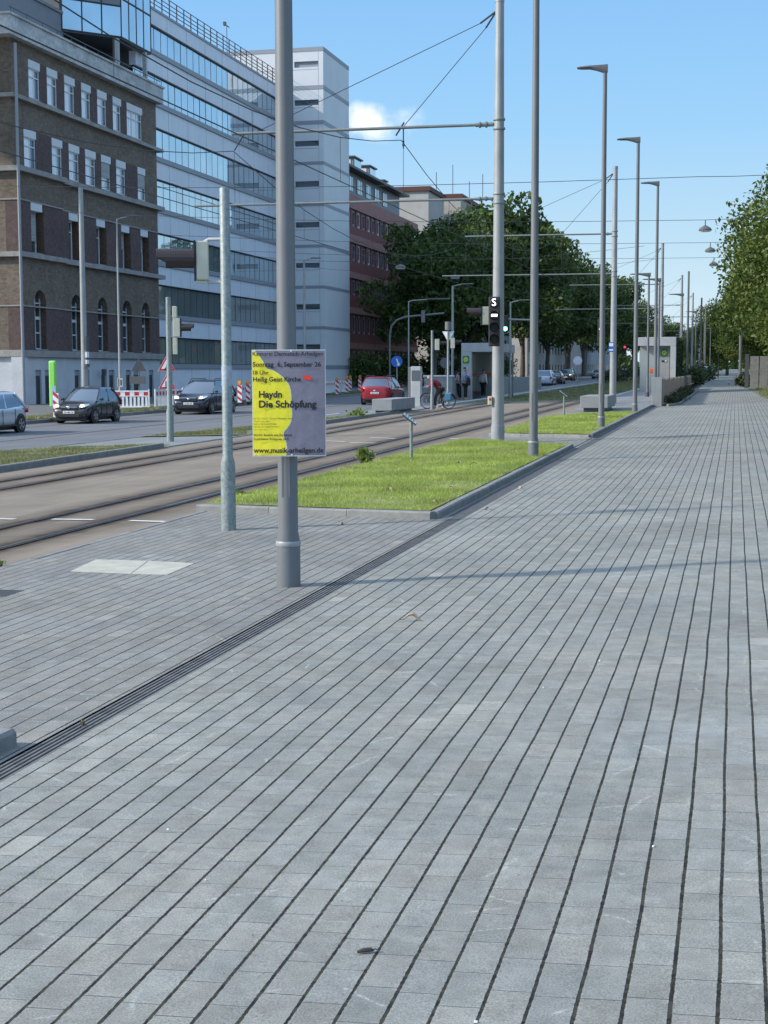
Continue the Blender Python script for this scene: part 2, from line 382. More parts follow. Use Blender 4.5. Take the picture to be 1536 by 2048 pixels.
def leafmat(name,c,c2,tr=.25,ns=.25):
    t=NT(name); t.pos()
    g=t.n.new('ShaderNodeNewGeometry'); r=g.outputs['Random Per Island']
    cc=t.mix(r,c,c2); cc=t.scale(cc,t.rng(t.noise(ns,3,.6),.3,.7,.7,1.35))
    t.set(cc,.55,**{'Specular IOR Level':.35})
    td=t.n.new('ShaderNodeBsdfTranslucent'); t.l.new(t.scale(cc,1.3),td.inputs[0])
    ms=t.n.new('ShaderNodeMixShader'); ms.inputs[0].default_value=tr
    o=t.n['Material Output']; t.l.new(t.b.outputs[0],ms.inputs[1]); t.l.new(td.outputs[0],ms.inputs[2]); t.l.new(ms.outputs[0],o.inputs[0])
    return t.mat
M['leaf']=leafmat('plane_tree_leaves',(.030,.056,.012),(.088,.130,.026),.26)
M['leafnear']=leafmat('sunlit_plane_leaves',(.042,.075,.012),(.115,.145,.024),.27,.5)
M['leafdark']=leafmat('shrub_leaves',(.03,.05,.018),(.07,.09,.035),.2,1)
M['weed']=leafmat('weed_leaves',(.10,.17,.03),(.20,.24,.06),.3,3)
M['grass']=leafmat('grass_blades',(.18,.26,.04),(.42,.47,.12),.35,.8)
M['grassdry']=leafmat('dry_grass_blades',(.11,.14,.045),(.24,.23,.10),.3,.9)
def lawn(name,c,c2):
    t=NT(name); t.pos()
    f=t.m('MULTIPLY',t.rng(t.noise(60,4,.7),.3,.7,.65,1.35),t.rng(t.noise(1.6,3,.6,sv=(1,.5,1)),.3,.7,.85,1.15))
    cc=t.mix(t.rng(t.noise(1.1,4,.6),.4,.62),c,c2)
    return t.set(t.scale(cc,f),.9,t.noise(60,3,.7),.02,.6)
M['lawn']=lawn('lawn_turf',(.13,.17,.04),(.26,.25,.10))
M['verge']=lawn('dry_verge_turf',(.10,.12,.045),(.18,.16,.09))
M['bark']=mat('bark',(.10,.085,.065),.9,.3,3,bump=.4)
M['deadleaf']=mat('dry_leaf',(.46,.33,.20),.7,.2,30)
M['twig']=mat('twig_brown',(.055,.045,.038),.8,.3,40)
M['beigewall']=mat('beige_render',(.40,.38,.35),.85,.08,.6)
M['maroon']=mat('maroon_cornice',(.10,.035,.03),.7)
M['whitewall']=mat('white_render',(.30,.31,.32),.85,.08,.6)
M['poster_grey']=mat('poster_lilac_grey',(.215,.20,.245),.5,.07,9,bump=.5,fine=70)
M['poster_yellow']=mat('poster_yellow',(.86,.76,.03),.45,.05,9,bump=.5,fine=50)
M['poster_white']=mat('poster_card_edge',(.66,.66,.64),.6,.05)
M['ink']=mat('black_ink',(.012,.012,.022),.6)
M['sticker']=mat('orange_red_sticker',(.85,.05,.02),.5,.08)
M['rustwood']=mat('weathered_wooden_slats',(.22,.19,.17),.8,.3,2,sv=(1,14,.4))
M['orange']=mat('orange_strip',(.75,.12,.03),.5)
M['signyellow']=mat('sign_yellow',(.75,.60,.02),.5)
M['signgreen']=mat('sign_green',(.01,.20,.09),.5)
M['shelterglass']=glass('shelter_glass',(.30,.33,.32),.1,.12,0)

# ------------------------------------------------------------ ground
def sheet(name,poly,d,material,kind='structure',parent=None):
    """polygon draped on the sloping plane, d metres above it"""
    mb=MB(); mb.add([(x,y,zg(x,y,d)) for x,y in poly],[tuple(range(len(poly)))]); o=mb.build(name,material,parent,fix=False)
    if o.data.polygons[0].normal.z<0: o.data.flip_normals()
    if kind: o['kind']=kind
    return o
def ribbon(name,xs0,xs1,ys,d,material,kind='structure'):
    mb=MB(); n=len(ys)
    f=lambda a,i: a[i] if isinstance(a,(list,tuple)) else a
    vs=[]
    for i,y in enumerate(ys): vs+= [(f(xs0,i),y,zg(f(xs0,i),y,d)),(f(xs1,i),y,zg(f(xs1,i),y,d))]
    mb.add(vs,[(2*i,2*i+1,2*i+3,2*i+2) for i in range(n-1)]); o=mb.build(name,material,None,fix=False)
    if o.data.polygons[0].normal.z<0: o.data.flip_normals()
    if kind: o['kind']=kind
    return o
# base ground to the horizon
xs=[-2500,-300,-20,6,300,2500]; ys=[-60,100,420,900,3500]
mb=MB(); mb.add([(x,y,zg(x,y,-.22)) for y in ys for x in xs],[(j*6+i,j*6+i+1,(j+1)*6+i+1,(j+1)*6+i) for j in range(4) for i in range(5)])
tag(mb.build('ground',M['earth'],None,fix=False),kind='structure')
YS=[-20,100,420]
ribbon('path',-3.07,1.9,[-20,70,76],0,M['pave'])
ribbon('path',[-3.05,-2.5,-2.6,-3.4],[1.9,1.0,.7,.4],[76,100,130,420],0,M['pave'])
ribbon('plaza_paving',-6.72,-3.225,[-20,17.2],0,M['plaza'])
sheet('plaza_paving',[(-6.72,17.2),(-3.25,17.2),(-3.42,16.82),(-3.42,17.02),(-6.78,18.28)][:1]+[(-3.3,17.2),(-6.72,18.2)],0.0,M['plaza'])
ribbon('drain_channel',-3.225,-3.07,[-20,70],-.03,M['groove'])
ribbon('gutter_strip',-3.3,-3.05,[16.9,63],-.004,mat('gutter_blocks',(.07,.072,.075),.9,.25,9,fine=60))
ribbon('tram_track_bed',-14.0,-6.5,[-20,78],-.01,M['tram'])
ribbon('tram_track_bed',-14.0,-6.5,[78,420],-.01,M['verge'])
ribbon('road',-28.1,-20,[-20,100,420],-.15,M['road']); ribbon('road',-20,-14.3,[-20,100,420],-.15,M['road'])
ribbon('sidewalk',-41,-28.2,[-20,100,420],-.02,M['walk'])
ribbon('grass_strip',-30.2,-28.5,[48,130],.0,M['verge'])
ribbon('verge',[3,2,1.3,.6,.6],[14,14,14,14,14],[-20,60,76,110,420],.012,M['verge'])
ribbon('verge',1.9,[6,6],[60,76],.004,M['walk'])
medl=[-19,-18.6,-18.0]; 
MEDL=[(-19,-20),(-19,30),(-18,34),(-17.5,41),(-16,48),(-15.3,58),(-15.9,62),(-17.5,75),(-17.5,420)]
def median(name,y0,y1,m,d=0):
    pts=[p for p in MEDL if y0<p[1]<y1]
    def at(y):
        for a,b in zip(MEDL,MEDL[1:]):
            if a[1]<=y<=b[1]: return a[0]+(b[0]-a[0])*(y-a[1])/(b[1]-a[1])
    L=[(at(y0),y0)]+pts+[(at(y1),y1)]
    return ribbon(name,[p[0] for p in L],[-14.15]*len(L),[p[1] for p in L],d,m)
median('median_grass',-20,36,M['verge'],.03)
median('refuge_paving',36,41.5,M['concrete_pave'])
median('median_grass',41.5,58.5,M['verge'],.03)
median('platform_paving',58.5,240,M['concrete_pave'],.02)
median('median_grass',240,420,M['verge'],.02)
# lawns
LAWN1=[(-6.72,18.2),(-3.48,17.0),(-3.48,31.9),(-6.35,35.0)]
LAWN2=[(-6.15,38.2),(-3.48,36.3),(-3.48,54.2),(-6.15,51.0)]
sheet('lawn',LAWN1,.09,M['lawn']); sheet('lawn',LAWN2,.09,M['lawn'])
ribbon('gap_paving',-6.5,-3.3,[17.0,80],-.002,M['plaza'])
ribbon('stop_platform',[-6.3,-6.3],[-3.35,-3.35],[66,160],.16,M['concrete_pave'])
mb=MB(); mb.add([(-6.3,60,zg(-6.3,60,.004)),(-3.35,60,zg(-3.35,60,.004)),(-3.35,66,zg(-3.35,66,.16)),(-6.3,66,zg(-6.3,66,.16))],[(0,1,2,3)]); tag(mb.build('platform_ramp',M['concrete_pave'],None,fix=False),kind='structure')
# kerbs as real steps made of separate-looking stones
def kerb(name,pts,wd=.13,h=.1,stone=1.0,base=-.2):
    mb=MB()
    for a,b in zip(pts,pts[1:]):
        a=Vector((*a,0)); b=Vector((*b,0)); L=(b-a).length; n=max(1,int(L/stone)); d=(b-a)/L; nrm=Vector((-d.y,d.x,0))
        for i in range(n):
            p=a+d*(L*i/n+.004); q=a+d*(L*(i+1)/n-.004); j=rnd.uniform(-.004,.004)
            c=[p-nrm*wd/2,q-nrm*wd/2,q+nrm*wd/2,p+nrm*wd/2]
            ch=.018; c2=[p-nrm*(wd/2-ch),q-nrm*(wd/2-ch),q+nrm*(wd/2-ch),p+nrm*(wd/2-ch)]
            vs=[(v.x,v.y,zg(v.x,v.y,base)) for v in c]+[(v.x,v.y,zg(v.x,v.y,h+j-ch)) for v in c]+[(v.x,v.y,zg(v.x,v.y,h+j)) for v in c2]
            mb.add(vs,[(0,1,5,4),(1,2,6,5),(2,3,7,6),(3,0,4,7),(4,5,9,8),(5,6,10,9),(6,7,11,10),(7,4,8,11),(8,9,10,11)])
    return tag(mb.build(name,M['kerb'],None),kind='structure')
kerb('kerb',[(-6.78,18.12),(-3.42,16.9)],.12,.088); kerb('kerb',[(-3.42,16.95),(-3.42,31.85)],.12,.088)
kerb('kerb',[(-3.42,36.2),(-3.42,62.5)],.12,.1); kerb('kerb',[(-6.2,38.15),(-3.42,36.2)],.12,.08); kerb('kerb',[(-3.42,31.85),(-6.35,35.05)],.10,.05)
kerb('kerb',[(-3.42,31.85),(-3.42,36.2)],.12,.015)
kerb('kerb',[(-14.07,-20),(-14.07,35)],.15,.12,1.1,-.3); kerb('kerb',[(-14.07,35),(-14.07,42)],.15,.02,1.1,-.3); kerb('kerb',[(-14.07,42),(-14.07,62)],.15,.12,1.1,-.3)
kerb('kerb',[(-14.07,62),(-14.07,70)],.15,.03,1.1,-.3); kerb('platform_edge',[(-14.07,70),(-14.07,200)],.3,.1,2,-.3).data.materials[0]=M['conlight']
kerb('platform_edge',[(-6.35,64),(-6.35,160)],.3,.17,2,-.3).data.materials[0]=M['conlight']
for a,b in zip(MEDL[1:-1],MEDL[2:]):
    kerb('kerb',[a,b],.14,.02,1.2,-.3)
kerb('kerb',[(-28.1,-20),(-28.1,200)],.15,.0,1.2,-.3)
kerb('kerb',[(-6.66,-10),(-6.66,18.1)],.1,.004,1.2,-.3)
kerb('kerb',[(-3.53,4.0),(-3.375,6.33)],.15,.085,2.4,-.1)
# rails
def rail(x,y0,y1):
    mb=MB(); g=[(x-.035,x+.02,'h'),]
    vs=[]; fs=[]
    for xa,xb,m,d in ((x-.03,x+.03,0,.002),(x+.03,x+.075,1,-.002),(x+.075,x+.09,0,.001),(x-.05,x-.03,1,-.003)):
        mb.add([(xa,y0,zg(xa,y0,d)),(xb,y0,zg(xb,y0,d)),(xb,y1,zg(xb,y1,d)),(xa,y1,zg(xa,y1,d))],[(0,1,2,3)],m)
    return tag(mb.build('tram_rail',[M['rail'],M['groove']],None,fix=False),kind='structure')
for xr in (-7.52,-8.57,-11.73,-12.69): rail(xr,-20,420)
# painted marks and seams
for (a,b,c,d) in ((105,1038,187,1039),(260,1041,335,1043),(-60,1036,30,1038),(630,881,690,883),(740,875,790,877),(700,885,750,886),(900,877,945,880)):
    p=G(a,b); q=G(c,d); mb=MB(); nn=Vector((-(q-p).y,(q-p).x,0)).normalized()*.05
    pts=[p-nn,q-nn,q+nn,p+nn]; mb.add([(v.x,v.y,zg(v.x,v.y,.0)) for v in pts],[(0,1,2,3)]); tag(mb.build('track_marking',M['white_line'],None,fix=False),kind='structure')
for x in (-22.4,): ribbon('road_seam',x-.07,x+.07,[-20,300],-.146,M['seam'])
ribbon('road_seam',-26.6,-26.5,[-20,300],-.146,M['seam'])
ribbon('road_marking',-18.6,-18.48,[62,69],-.145,M['white_line'])
# drain grating bars
dr=thing('drain_grating','long black slotted drain grating set between path and plaza','drain',(-3.15,6,zg(-3.15,6)))
for k in range(5):
    x=-3.208+k*.030; mb=MB(); 
    vs=[]
    for y in (-2,16.9):
        for xx,zz in((x,0),(x+.012,0),(x+.012,-.03),(x,-.03)): vs.append((xx+3.15,y-6,zg(xx,y,zz-.002)-zg(-3.15,6)))
    mb.add(vs,[(0,1,5,4),(1,2,6,5),(3,0,4,7),(0,1,2,3),(4,5,6,7)]); mb.build('bar',mat('worn_grating_steel',(.15,.145,.14),.6,.3,8),dr)
mb=MB()
for k in range(75):
    y=-2+k*.25; mb.add([(-.085,y-6,zg(-3.235,y,-.008)-zg(-3.15,6)),(.09,y-6,zg(-3.06,y,-.008)-zg(-3.15,6)),(.09,y-5.985,zg(-3.06,y,-.008)-zg(-3.15,6)),(-.085,y-5.985,zg(-3.235,y,-.008)-zg(-3.15,6))],[(0,1,2,3)])
mb.build('crossbars',M['dark'],dr,fix=False)
# cover plate
def plate():
    ps=[G(140,1143),G(265,1148),G(390,1127),G(190,1119)]
    c=sum(ps,Vector())/4; t=thing('cover_plate','pale tan double cover plate set into the grey plaza paving','cover plate',(c.x,c.y,zg(c.x,c.y)))
    mid0=(Vector(G(262,1148)))-c; mid1=Vector(G(297,1122))-c
    a,b,e=[Vector(G(*q))-c for q in((140,1143),(192,1119),(390,1127))]; f=Vector(G(335,1150))-c
    for quad in ([a,b,mid1,mid0],[mid0,mid1,e,f]):
        cc=sum(quad,Vector())/4; q=[cc+(v-cc)*.982 for v in quad]
        vs=[(v.x,v.y,zg(v.x+c.x,v.y+c.y,.004)-zg(c.x,c.y)) for v in q]+[(v.x,v.y,zg(v.x+c.x,v.y+c.y,-.02)-zg(c.x,c.y)) for v in q]
        mb=MB(); mb.add(vs,[(0,1,2,3),(0,1,5,4),(1,2,6,5),(2,3,7,6),(3,0,4,7)]); mb.build('half',M['plate_tan'],t)
plate()
gp=G(-8,1187); mb=MB()
for k in range(7): mb.box((0,k*.05-.15,.003),(.34,.022,.012),.02)
t=thing('gully_grate','small square dark gully grate in the plaza at the left edge','grate',(gp.x,gp.y,zg(gp.x,gp.y))); mb.build('bars',M['dark'],t)
# ------------------------------------------------------------ foliage builders
def leafmesh(name,pts,size,material,parent=None,seed=0,stretch=1.0,up=0.0):
    r=np.random.default_rng(seed); n=len(pts); P=np.asarray(pts)
    a=r.normal(size=(n,3)); a/=np.linalg.norm(a,axis=1)[:,None]
    b=r.normal(size=(n,3)); b-=a*(a*b).sum(1)[:,None]; b/=np.linalg.norm(b,axis=1)[:,None]
    s=(size*r.uniform(.6,1.35,n))[:,None]
    V=np.empty((n,4,3)); V[:,0]=P-a*s*stretch; V[:,1]=P+b*s*.55; V[:,2]=P+a*s*stretch; V[:,3]=P-b*s*.55
    return rawmesh(name,V.reshape(-1,3),4,material,parent)
def rawmesh(name,V,k,material,parent=None):
    n=len(V)//k; me=bpy.data.meshes.new(name); me.vertices.add(len(V)); me.vertices.foreach_set('co',np.ascontiguousarray(V,dtype=np.float32).ravel())
    me.loops.add(len(V)); me.loops.foreach_set('vertex_index',np.arange(len(V),dtype=np.int32))
    me.polygons.add(n); me.polygons.foreach_set('loop_start',np.arange(0,len(V),k,dtype=np.int32)); me.polygons.foreach_set('loop_total',np.full(n,k,dtype=np.int32))
    me.materials.append(material); me.update(); me.validate()
    o=bpy.data.objects.new(name,me); col.objects.link(o)
    if parent: o.parent=parent
    return o
def crown_pts(rx,ry,z0,z1,lobes,per,seed,lr=(.22,.4),bot=.35):
    r=np.random.default_rng(seed); out=[]; zc=(z0+z1)/2; rz=(z1-z0)/2; cs=[]
    for i in range(lobes):
        d=r.normal(size=3); d/=np.linalg.norm(d); q=r.uniform(.35,.92)
        prof=1 if d[2]>0 else 1.1
        c=np.array([d[0]*rx*q*prof,d[1]*ry*q*prof,zc+d[2]*rz*q]); R=r.uniform(*lr)*min(rx,rz); cs.append((c,R))
        m=int(per*(R/(lr[1]*min(rx,rz)))**2)+5
        e=r.normal(size=(m,3)); e/=np.linalg.norm(e,axis=1)[:,None]; rad_=R*(r.uniform(.25,1.12,m)**.5)[:,None]
        p=c+e*rad_*np.array([1,1,.8]); out.append(p)
    return np.vstack(out),cs
def make_tree(name,label,cat,h,rx,z0,lobes,per,leaf,seed,material,group,trunk_r=.22,loc=(0,0,0)):
    t=thing(name,label,cat,loc,0,group)
    pts,cs=crown_pts(rx,rx,z0,h,lobes,per,seed)
    leafmesh('crown',pts,leaf,material,t,seed)
    r=random.Random(seed); mb=MB(); zc=z0+(h-z0)*.35
    mb.tube([(0,0,-.3),(r.uniform(-.1,.1),0,z0*.6),(r.uniform(-.2,.2),.1,z0+.5),(0,.1,zc),(0.1,0,h*.82)],[trunk_r*1.25,trunk_r,trunk_r*.85,trunk_r*.55,trunk_r*.12],10)
    for c,R in cs[::max(1,len(cs)//14)]:
        zb=r.uniform(z0*.8,zc); mb.tube([(0,0.05,zb),(c[0]*.5,c[1]*.5,zb+(c[2]-zb)*.6),(c[0],c[1],c[2])],[trunk_r*.4,trunk_r*.22,.03],6)
    mb.build('trunk',M['bark'],t,smooth=True)
    return t
GT='street trees along the far side of the road'
tv=[make_tree('street_tree','',"tree",h,rx,z0,lb,430,.28,sd,M['leaf'],GT,.3) for h,rx,z0,lb,sd in ((19,6.2,3.2,62,3),(20,6.8,3.6,70,11),(18,6.0,2.8,60,23))]
spots=[(147,-29.6,.92,'nearest of the dark street trees, left of the bus shelter, partly hiding the red building'),
(163,-29.3,.98,'second dark street tree from the red building, its top below the beige block'),
(176,-28.4,1.30,'tallest dark street tree, crown rising above the shelter beside the tram mast'),
(202,-28.4,1.16,'street tree just right of the tallest one, behind the near tram mast'),
(228,-28.2,1.15,'fifth street tree down the road, behind the near lamp post'),
(254,-28.0,1.15,'sixth street tree down the road, crown between two lamp posts'),
(280,-27.8,1.2,'seventh street tree down the road with sunlit top'),
(312,-27.4,1.15,'eighth street tree down the road, just left of the second tram mast'),
(350,-27,1.1,'ninth street tree down the road, behind the second tram mast'),
(395,-26.5,1.05,'tenth street tree down the road, between mast and slim lamp posts')]
used=set()
for i,(y,x,s,lb) in enumerate(spots):
    k=i%3; o=tv[k]
    if k in used: o=dup(o,(0,0,0))
    used.add(k); o.location=(x,y,zg(x,y)-.2); o.rotation_euler=(0,0,i*1.3); o.scale=(s,s,s); o['label']=lb
far=[(-35.5,192,.62,'small bushy tree filling the gap in front of the beige block'),(-15.5,330,.62,'far tree standing left of the small shelter on the path side'),(-21,470,.85,'far tree at the end of the street behind the signals'),(-12.5,420,.6,'small far tree right of the slim lamp posts'),(-16,560,.8,'most distant tree at the end of the road')]
for i,(x,y,s,lb) in enumerate(far):
    o=dup(tv[i%3],(x,y,zg(x,y)),i*2.1,lb,s); o['group']='distant trees'
# right-hand trees
GR='trees along the right side of the path'
def right_tree(loc,h,rx,z0,lobes,per,leaf,seed,label):
    return make_tree('plane_tree',label,'tree',h,rx,z0,lobes,per,leaf,seed,M['leafnear'],GR,.25,loc)
right_tree((6.7,74,zg(6,74)),15.0,6.2,1.2,230,800,.115,41,'large sunlit plane tree at the right edge overhanging the path')
rt2=right_tree((5.2,102,zg(5,102)),12.8,5.8,2.1,120,560,.15,42,'second plane tree on the right, just behind the nearest one')
for x,y,s,lb in ((5.0,126,1.0,'third plane tree on the right of the path'),(3.8,152,.95,'fourth plane tree on the right of the path'),(2.6,182,.8,'small tree closing the far end of the path on the right'),(-1.2,215,.85,'tree standing across the far end of the path'),(-4.4,260,.7,'tree beyond the far end of the path, left of the centre'),(4,235,1.1,'tall tree behind the far end of the path'),(1.2,205,.6,'low tree in the middle of the closing tree group'),(-6,300,.7,'farthest tree left of the path end')):
    dup(rt2,(x,y,zg(x,y)),y,lb,s)
# opposite trees mirrored in the glass front (beside the path, outside the picture on the right)
for x,y,s in ((9,30,1.1),(10,48,1.0),(16,118,1.3),(17,140,1.35),(17,160,1.3),(16,95,1.2),(18,185,1.5)):
    dup(rt2,(x,y,zg(x,y)),y*.7,'plane tree beside the path, outside the right edge of the picture',s)
# low far-off wood closing the horizon
r_=np.random.default_rng(77); n_=26000; xs_=r_.uniform(-260,420,n_); ys_=r_.uniform(640,700,n_)
hz_=9+5*np.sin(xs_*.06)+3*np.sin(xs_*.21+1); zz_=r_.uniform(0,1,n_)**.8*hz_
tag(leafmesh('distant_wood',np.c_[xs_,ys_,zz_+1.5],1.6,M['leaf'],None,9),'low dark wood on the horizon beyond the end of the street','wood',None,'stuff')
# grass
def blades(name,poly,n,h,wd,seed,material,d,label):
    r=np.random.default_rng(seed); P=np.array(poly); lo=P.min(0); hi=P.max(0); pts=r.uniform(lo,hi,(n*2,2))
    ins=np.zeros(len(pts),bool); j=len(P)-1
    for i in range(len(P)):
        c=((P[i,1]>pts[:,1])!=(P[j,1]>pts[:,1]))&(pts[:,0]<(P[j,0]-P[i,0])*(pts[:,1]-P[i,1])/(P[j,1]-P[i,1]+1e-9)+P[i,0]); ins^=c; j=i
    pts=pts[ins]; q=np.sin(3.1*pts[:,0]+1.7*pts[:,1])+np.sin(1.3*pts[:,0]-2.9*pts[:,1]+1)+np.sin(5.3*pts[:,1]+.6*pts[:,0]); pts=pts[(r.uniform(size=len(pts))<.35)|(q>-.6)]
    pts=pts[:n]; m=len(pts)
    z=GX*np.clip(pts[:,0],-20,6)+GY*pts[:,1]+d
    a=r.uniform(0,2*np.pi,m); dx=np.cos(a)*wd; dy=np.sin(a)*wd; hh=h*r.uniform(.5,1.3,m)*(1+.35*np.sin(pts[:,0]*2.1+pts[:,1]*.9)*np.sin(pts[:,1]*1.3)); lx=r.normal(0,.5,m)*hh; ly=r.normal(0,.5,m)*hh
    V=np.empty((m,3,3)); V[:,0]=np.c_[pts[:,0]-dx,pts[:,1]-dy,z]; V[:,1]=np.c_[pts[:,0]+dx,pts[:,1]+dy,z]; V[:,2]=np.c_[pts[:,0]+lx,pts[:,1]+ly,z+hh]
    o=rawmesh(name,V.reshape(-1,3),3,material); return tag(o,label,'grass',None,'stuff')
blades('grass',LAWN1,90000,.045,.004,1,M['grass'],.088,'bright mown grass of the near raised lawn beside the path')
blades('grass',LAWN2,40000,.05,.007,2,M['grass'],.088,'mown grass of the second raised lawn with two lamp posts')
blades('grass',[(-18.4,20),(-14.2,20),(-14.2,36),(-16.2,36),(-18.0,34)],30000,.06,.009,3,M['grassdry'],.02,'dry median grass at the left edge beside the tram track')
blades('grass',[(-17.3,41.8),(-14.2,42.2),(-14.2,58.3),(-15.2,58.3),(-16,48)],22000,.07,.012,4,M['grassdry'],.02,'dry median grass strip before the concrete bench')
blades('grass',[(-30.2,48),(-28.5,48),(-28.5,130),(-30.2,130)],20000,.1,.02,5,M['grassdry'],-.01,'dry grass strip between the road and the building fence')
blades('grass',[(-13.9,80),(-6.6,80),(-6.6,200),(-13.9,200)],50000,.07,.02,6,M['grassdry'],-.02,'brownish grass growing in the far tram track')
blades('grass',[(2.0,60),(9,60),(9,180),(1.2,180),(1.3,76)],40000,.1,.015,8,M['grassdry'],.0,'rough verge grass under the trees on the right')
# ------------------------------------------------------------ brick building
XB=-40.0
bb=thing('brick_building','old brown brick building with arched windows and pale plaster ground floor','building',(XB,88,-.4))
BO=Vector((XB,88,-.4))
def bpart(mb,name,m,par=bb,O=BO,**k):
    mb.v=[(v[0]-O[0],v[1]-O[1],v[2]-O[2]) for v in mb.v]; return mb.build(name,m,par,**k)
Y0,Y1=78.0,99.55; TH=.55
def step(y): return .28 if y<83.7 else 0
def band(mb,z0,z1,ops,m,m2=None,stp=True,ya=Y0,yb=Y1,x=XB):
    ys=[ya]; 
    for a,b in ops: ys+= [a,b]
    ys.append(yb)
    segs=[(ys[i],ys[i+1]) for i in range(0,len(ys),2)]
    for i,(a,b) in enumerate(segs):
        mm=m if (m2 is None or i in(0,len(segs)-1)) else m2
        cuts=[(a,b)]
        if stp and a<83.7<b: cuts=[(a,83.7),(83.7,b)]
        for p,q in cuts:
            if q-p>.01: mb.bx(x-TH,x+(step((p+q)/2) if stp else 0),p,q,z0,z1,mm)
wall=MB()
A=[(80.18,81.56),(82.54,83.86),(84.89,86.28),(87.3,88.61),(89.67,91.05),(92.1,93.38),(94.39,96.96)]
B=[(79.4,80.85),(82.99,84.33),(85.31,86.72),(87.67,89.16),(90.09,91.49),(92.46,93.94),(96.07,97.39)]
Cw=[(79.5,81.15),(85.12,86.6),(89.15,90.7),(93.1,94.65),(96.4,97.9)]
Dw=[(79.68,81.15),(85.2,86.7),(89.1,90.62),(93.08,94.62),(96.4,97.8)]
DR=[(79.57,80.35),(80.79,81.53),(85.43,86.2),(86.74,87.61),(89.39,90.24),(90.65,91.52),(93.44,94.3),(94.72,95.8),(97.47,98.3)]
band(wall,2.98,5.5,Dw,1); band(wall,5.5,5.72,Dw,0)
for z in (5.72,): 
    pass
band(wall,5.72,6.55,Dw,0); band(wall,6.55,8.26,[],0)
for a,b in Dw:                      # arched heads
    r=(b-a)/2; c=(a+b)/2; xo=XB+step(c)
    for s in (0,1):
        pts=[]
        for k in range(9):
            t=math.pi/2*k/8; pts.append((xo-TH,c+(-r*math.cos(t) if s==0 else r*math.cos(t)),5.72+.78*math.sin(t)))
        poly=[(xo-TH,(a if s==0 else b),6.55)]+pts+[(xo-TH,c,6.55)]
        wall.prism(poly,(TH-.002,0,0),0)
band(wall,8.54,11.5,Cw,1); band(wall,11.5,13.05,[],0)
band(wall,13.34,15.65,B,0,1,False); band(wall,15.65,17.14,[],0,None,False)
band(wall,17.36,19.68,A,0,1,False); band(wall,19.68,20.44,[],0,None,False)
wall.bx(XB-14,XB-TH-.01,Y0+.02,Y1-.02,-.7,21.0,0)
wall.bx(XB-14,XB-TH,Y0,Y0+.5,2.98,20.44,0)
bpart(wall,'wall',[M['tanbrick'],M['darkbrick']])
base=MB(); band(base,-.9,1.84,DR,0); band(base,1.84,2.6,[],0); base.bx(XB-14,XB-TH,Y0,Y0+.4,-.9,2.6,0); base.bx(XB-.3,XB+.42,Y0-.25,Y0+.35,-.9,2.58)
bpart(base,'base_wall',M['plaster'])
for z0,z1,pr,stp,nm in ((2.6,2.98,.22,1,'ledge'),(8.26,8.54,.3,1,'ledge'),(13.05,13.34,.32,1,'ledge'),(17.14,17.36,.3,0,'ledge'),(5.46,5.54,.05,1,'string_course'),(11.46,11.54,.05,1,'string_course')):
    mb=MB(); s=.28 if stp else 0
    mb.bx(XB-TH,XB+s+pr,Y0-pr,83.7+pr*.2,z0,z1); mb.bx(XB-TH,XB+pr,83.7+pr*.2,Y1+(pr*2 if pr>.1 else 0),z0,z1); mb.bx(XB-14,XB-TH,Y0-pr,Y0+.3,z0,z1)
    bpart(mb,nm,M['ledge'])
par=MB(); par.bx(XB-TH,XB+.45,Y0-.9,Y1+.35,20.44,21.5); par.bx(XB-TH-.05,XB+.55,Y0-1,Y1+.45,21.5,21.62); par.bx(XB-14,XB-TH,Y0-.9,Y0,20.44,21.55); par.bx(XB-14,XB-.1,Y0,Y1,21.0,21.1)
bpart(par,'parapet',M['parapet'])
def bwindow(y0,y1,z0,z1,kind,xf=XB,rec=.08):
    fr=MB(); x=xf-rec; t=.07; top=z1-.45
    if kind=='wide': ms=[y0+(y1-y0)*k for k in(.34,.67)]
    elif kind in('C','arch'): ms=[(y0+y1)/2-.12 if kind=='C' else (y0+y1)/2]
    else: ms=[y0+(y1-y0)*.56]
    if kind=='arch': top=z1
    fr.bx(x-.06,x+.04,y0,y0+t,z0,top); fr.bx(x-.06,x+.04,y1-t,y1,z0,top); fr.bx(x-.06,x+.04,y0+t,y1-t,z0,z0+t); fr.bx(x-.06,x+.04,y0+t,y1-t,top-t,top)
    for q in ms: fr.bx(x-.05,x+.045,q-.035,q+.035,z0+t,top-t)
    hz=[z0+(top-z0)*.72] if kind!='arch' else [z0+(top-z0)*k for k in(.28,.53,.78)]
    for i,q in enumerate(hz): fr.bx(x-.055,x+.05,y0+t,y1-t,q-(.09 if kind=='arch' and i==1 else .035),q+(.09 if kind=='arch' and i==1 else .035))
    f=bpart(fr,'window',M['frame'])
    g=MB(); g.bx(x-.09,x-.02,y0+.01,y1-.01,z0+.01,top-.01); bpart(g,'pane',M['window_glass'],f)
    if kind in('A','B','wide'):
        c=MB(); e=y0+(y1-y0)*(.60 if kind!='wide' else .8); n=8
        c.bx(x-.018,x-.006,y0+t,e-.02,z0+t,top-t); bpart(c,'curtain',M['curtain'],f)
    if kind!='arch':
        s=MB(); s.bx(x-.08,xf+.03,y0-.04,y1+.04,top,z1); bpart(s,'shutter_box',M['shutterbox'],f)
    sl=MB(); sl.bx(x-.05,xf+.06,y0-.02,y1+.02,z0-.05,z0+.0); bpart(sl,'sill',M['ledge'],f)
    return f,x,top
for i,(a,b) in enumerate(A): bwindow(a,b,17.5,19.66,'wide' if i==6 else 'A')
for i,(a,b) in enumerate(B):
    f,x,top=bwindow(a,b,13.45,15.64,'B')
    if i in(4,6):
        s=MB(); s.bx(x+.045,x+.06,a+.05,b-.05,top-.95,top); bpart(s,'roller_shutter',M['shutter'],f)
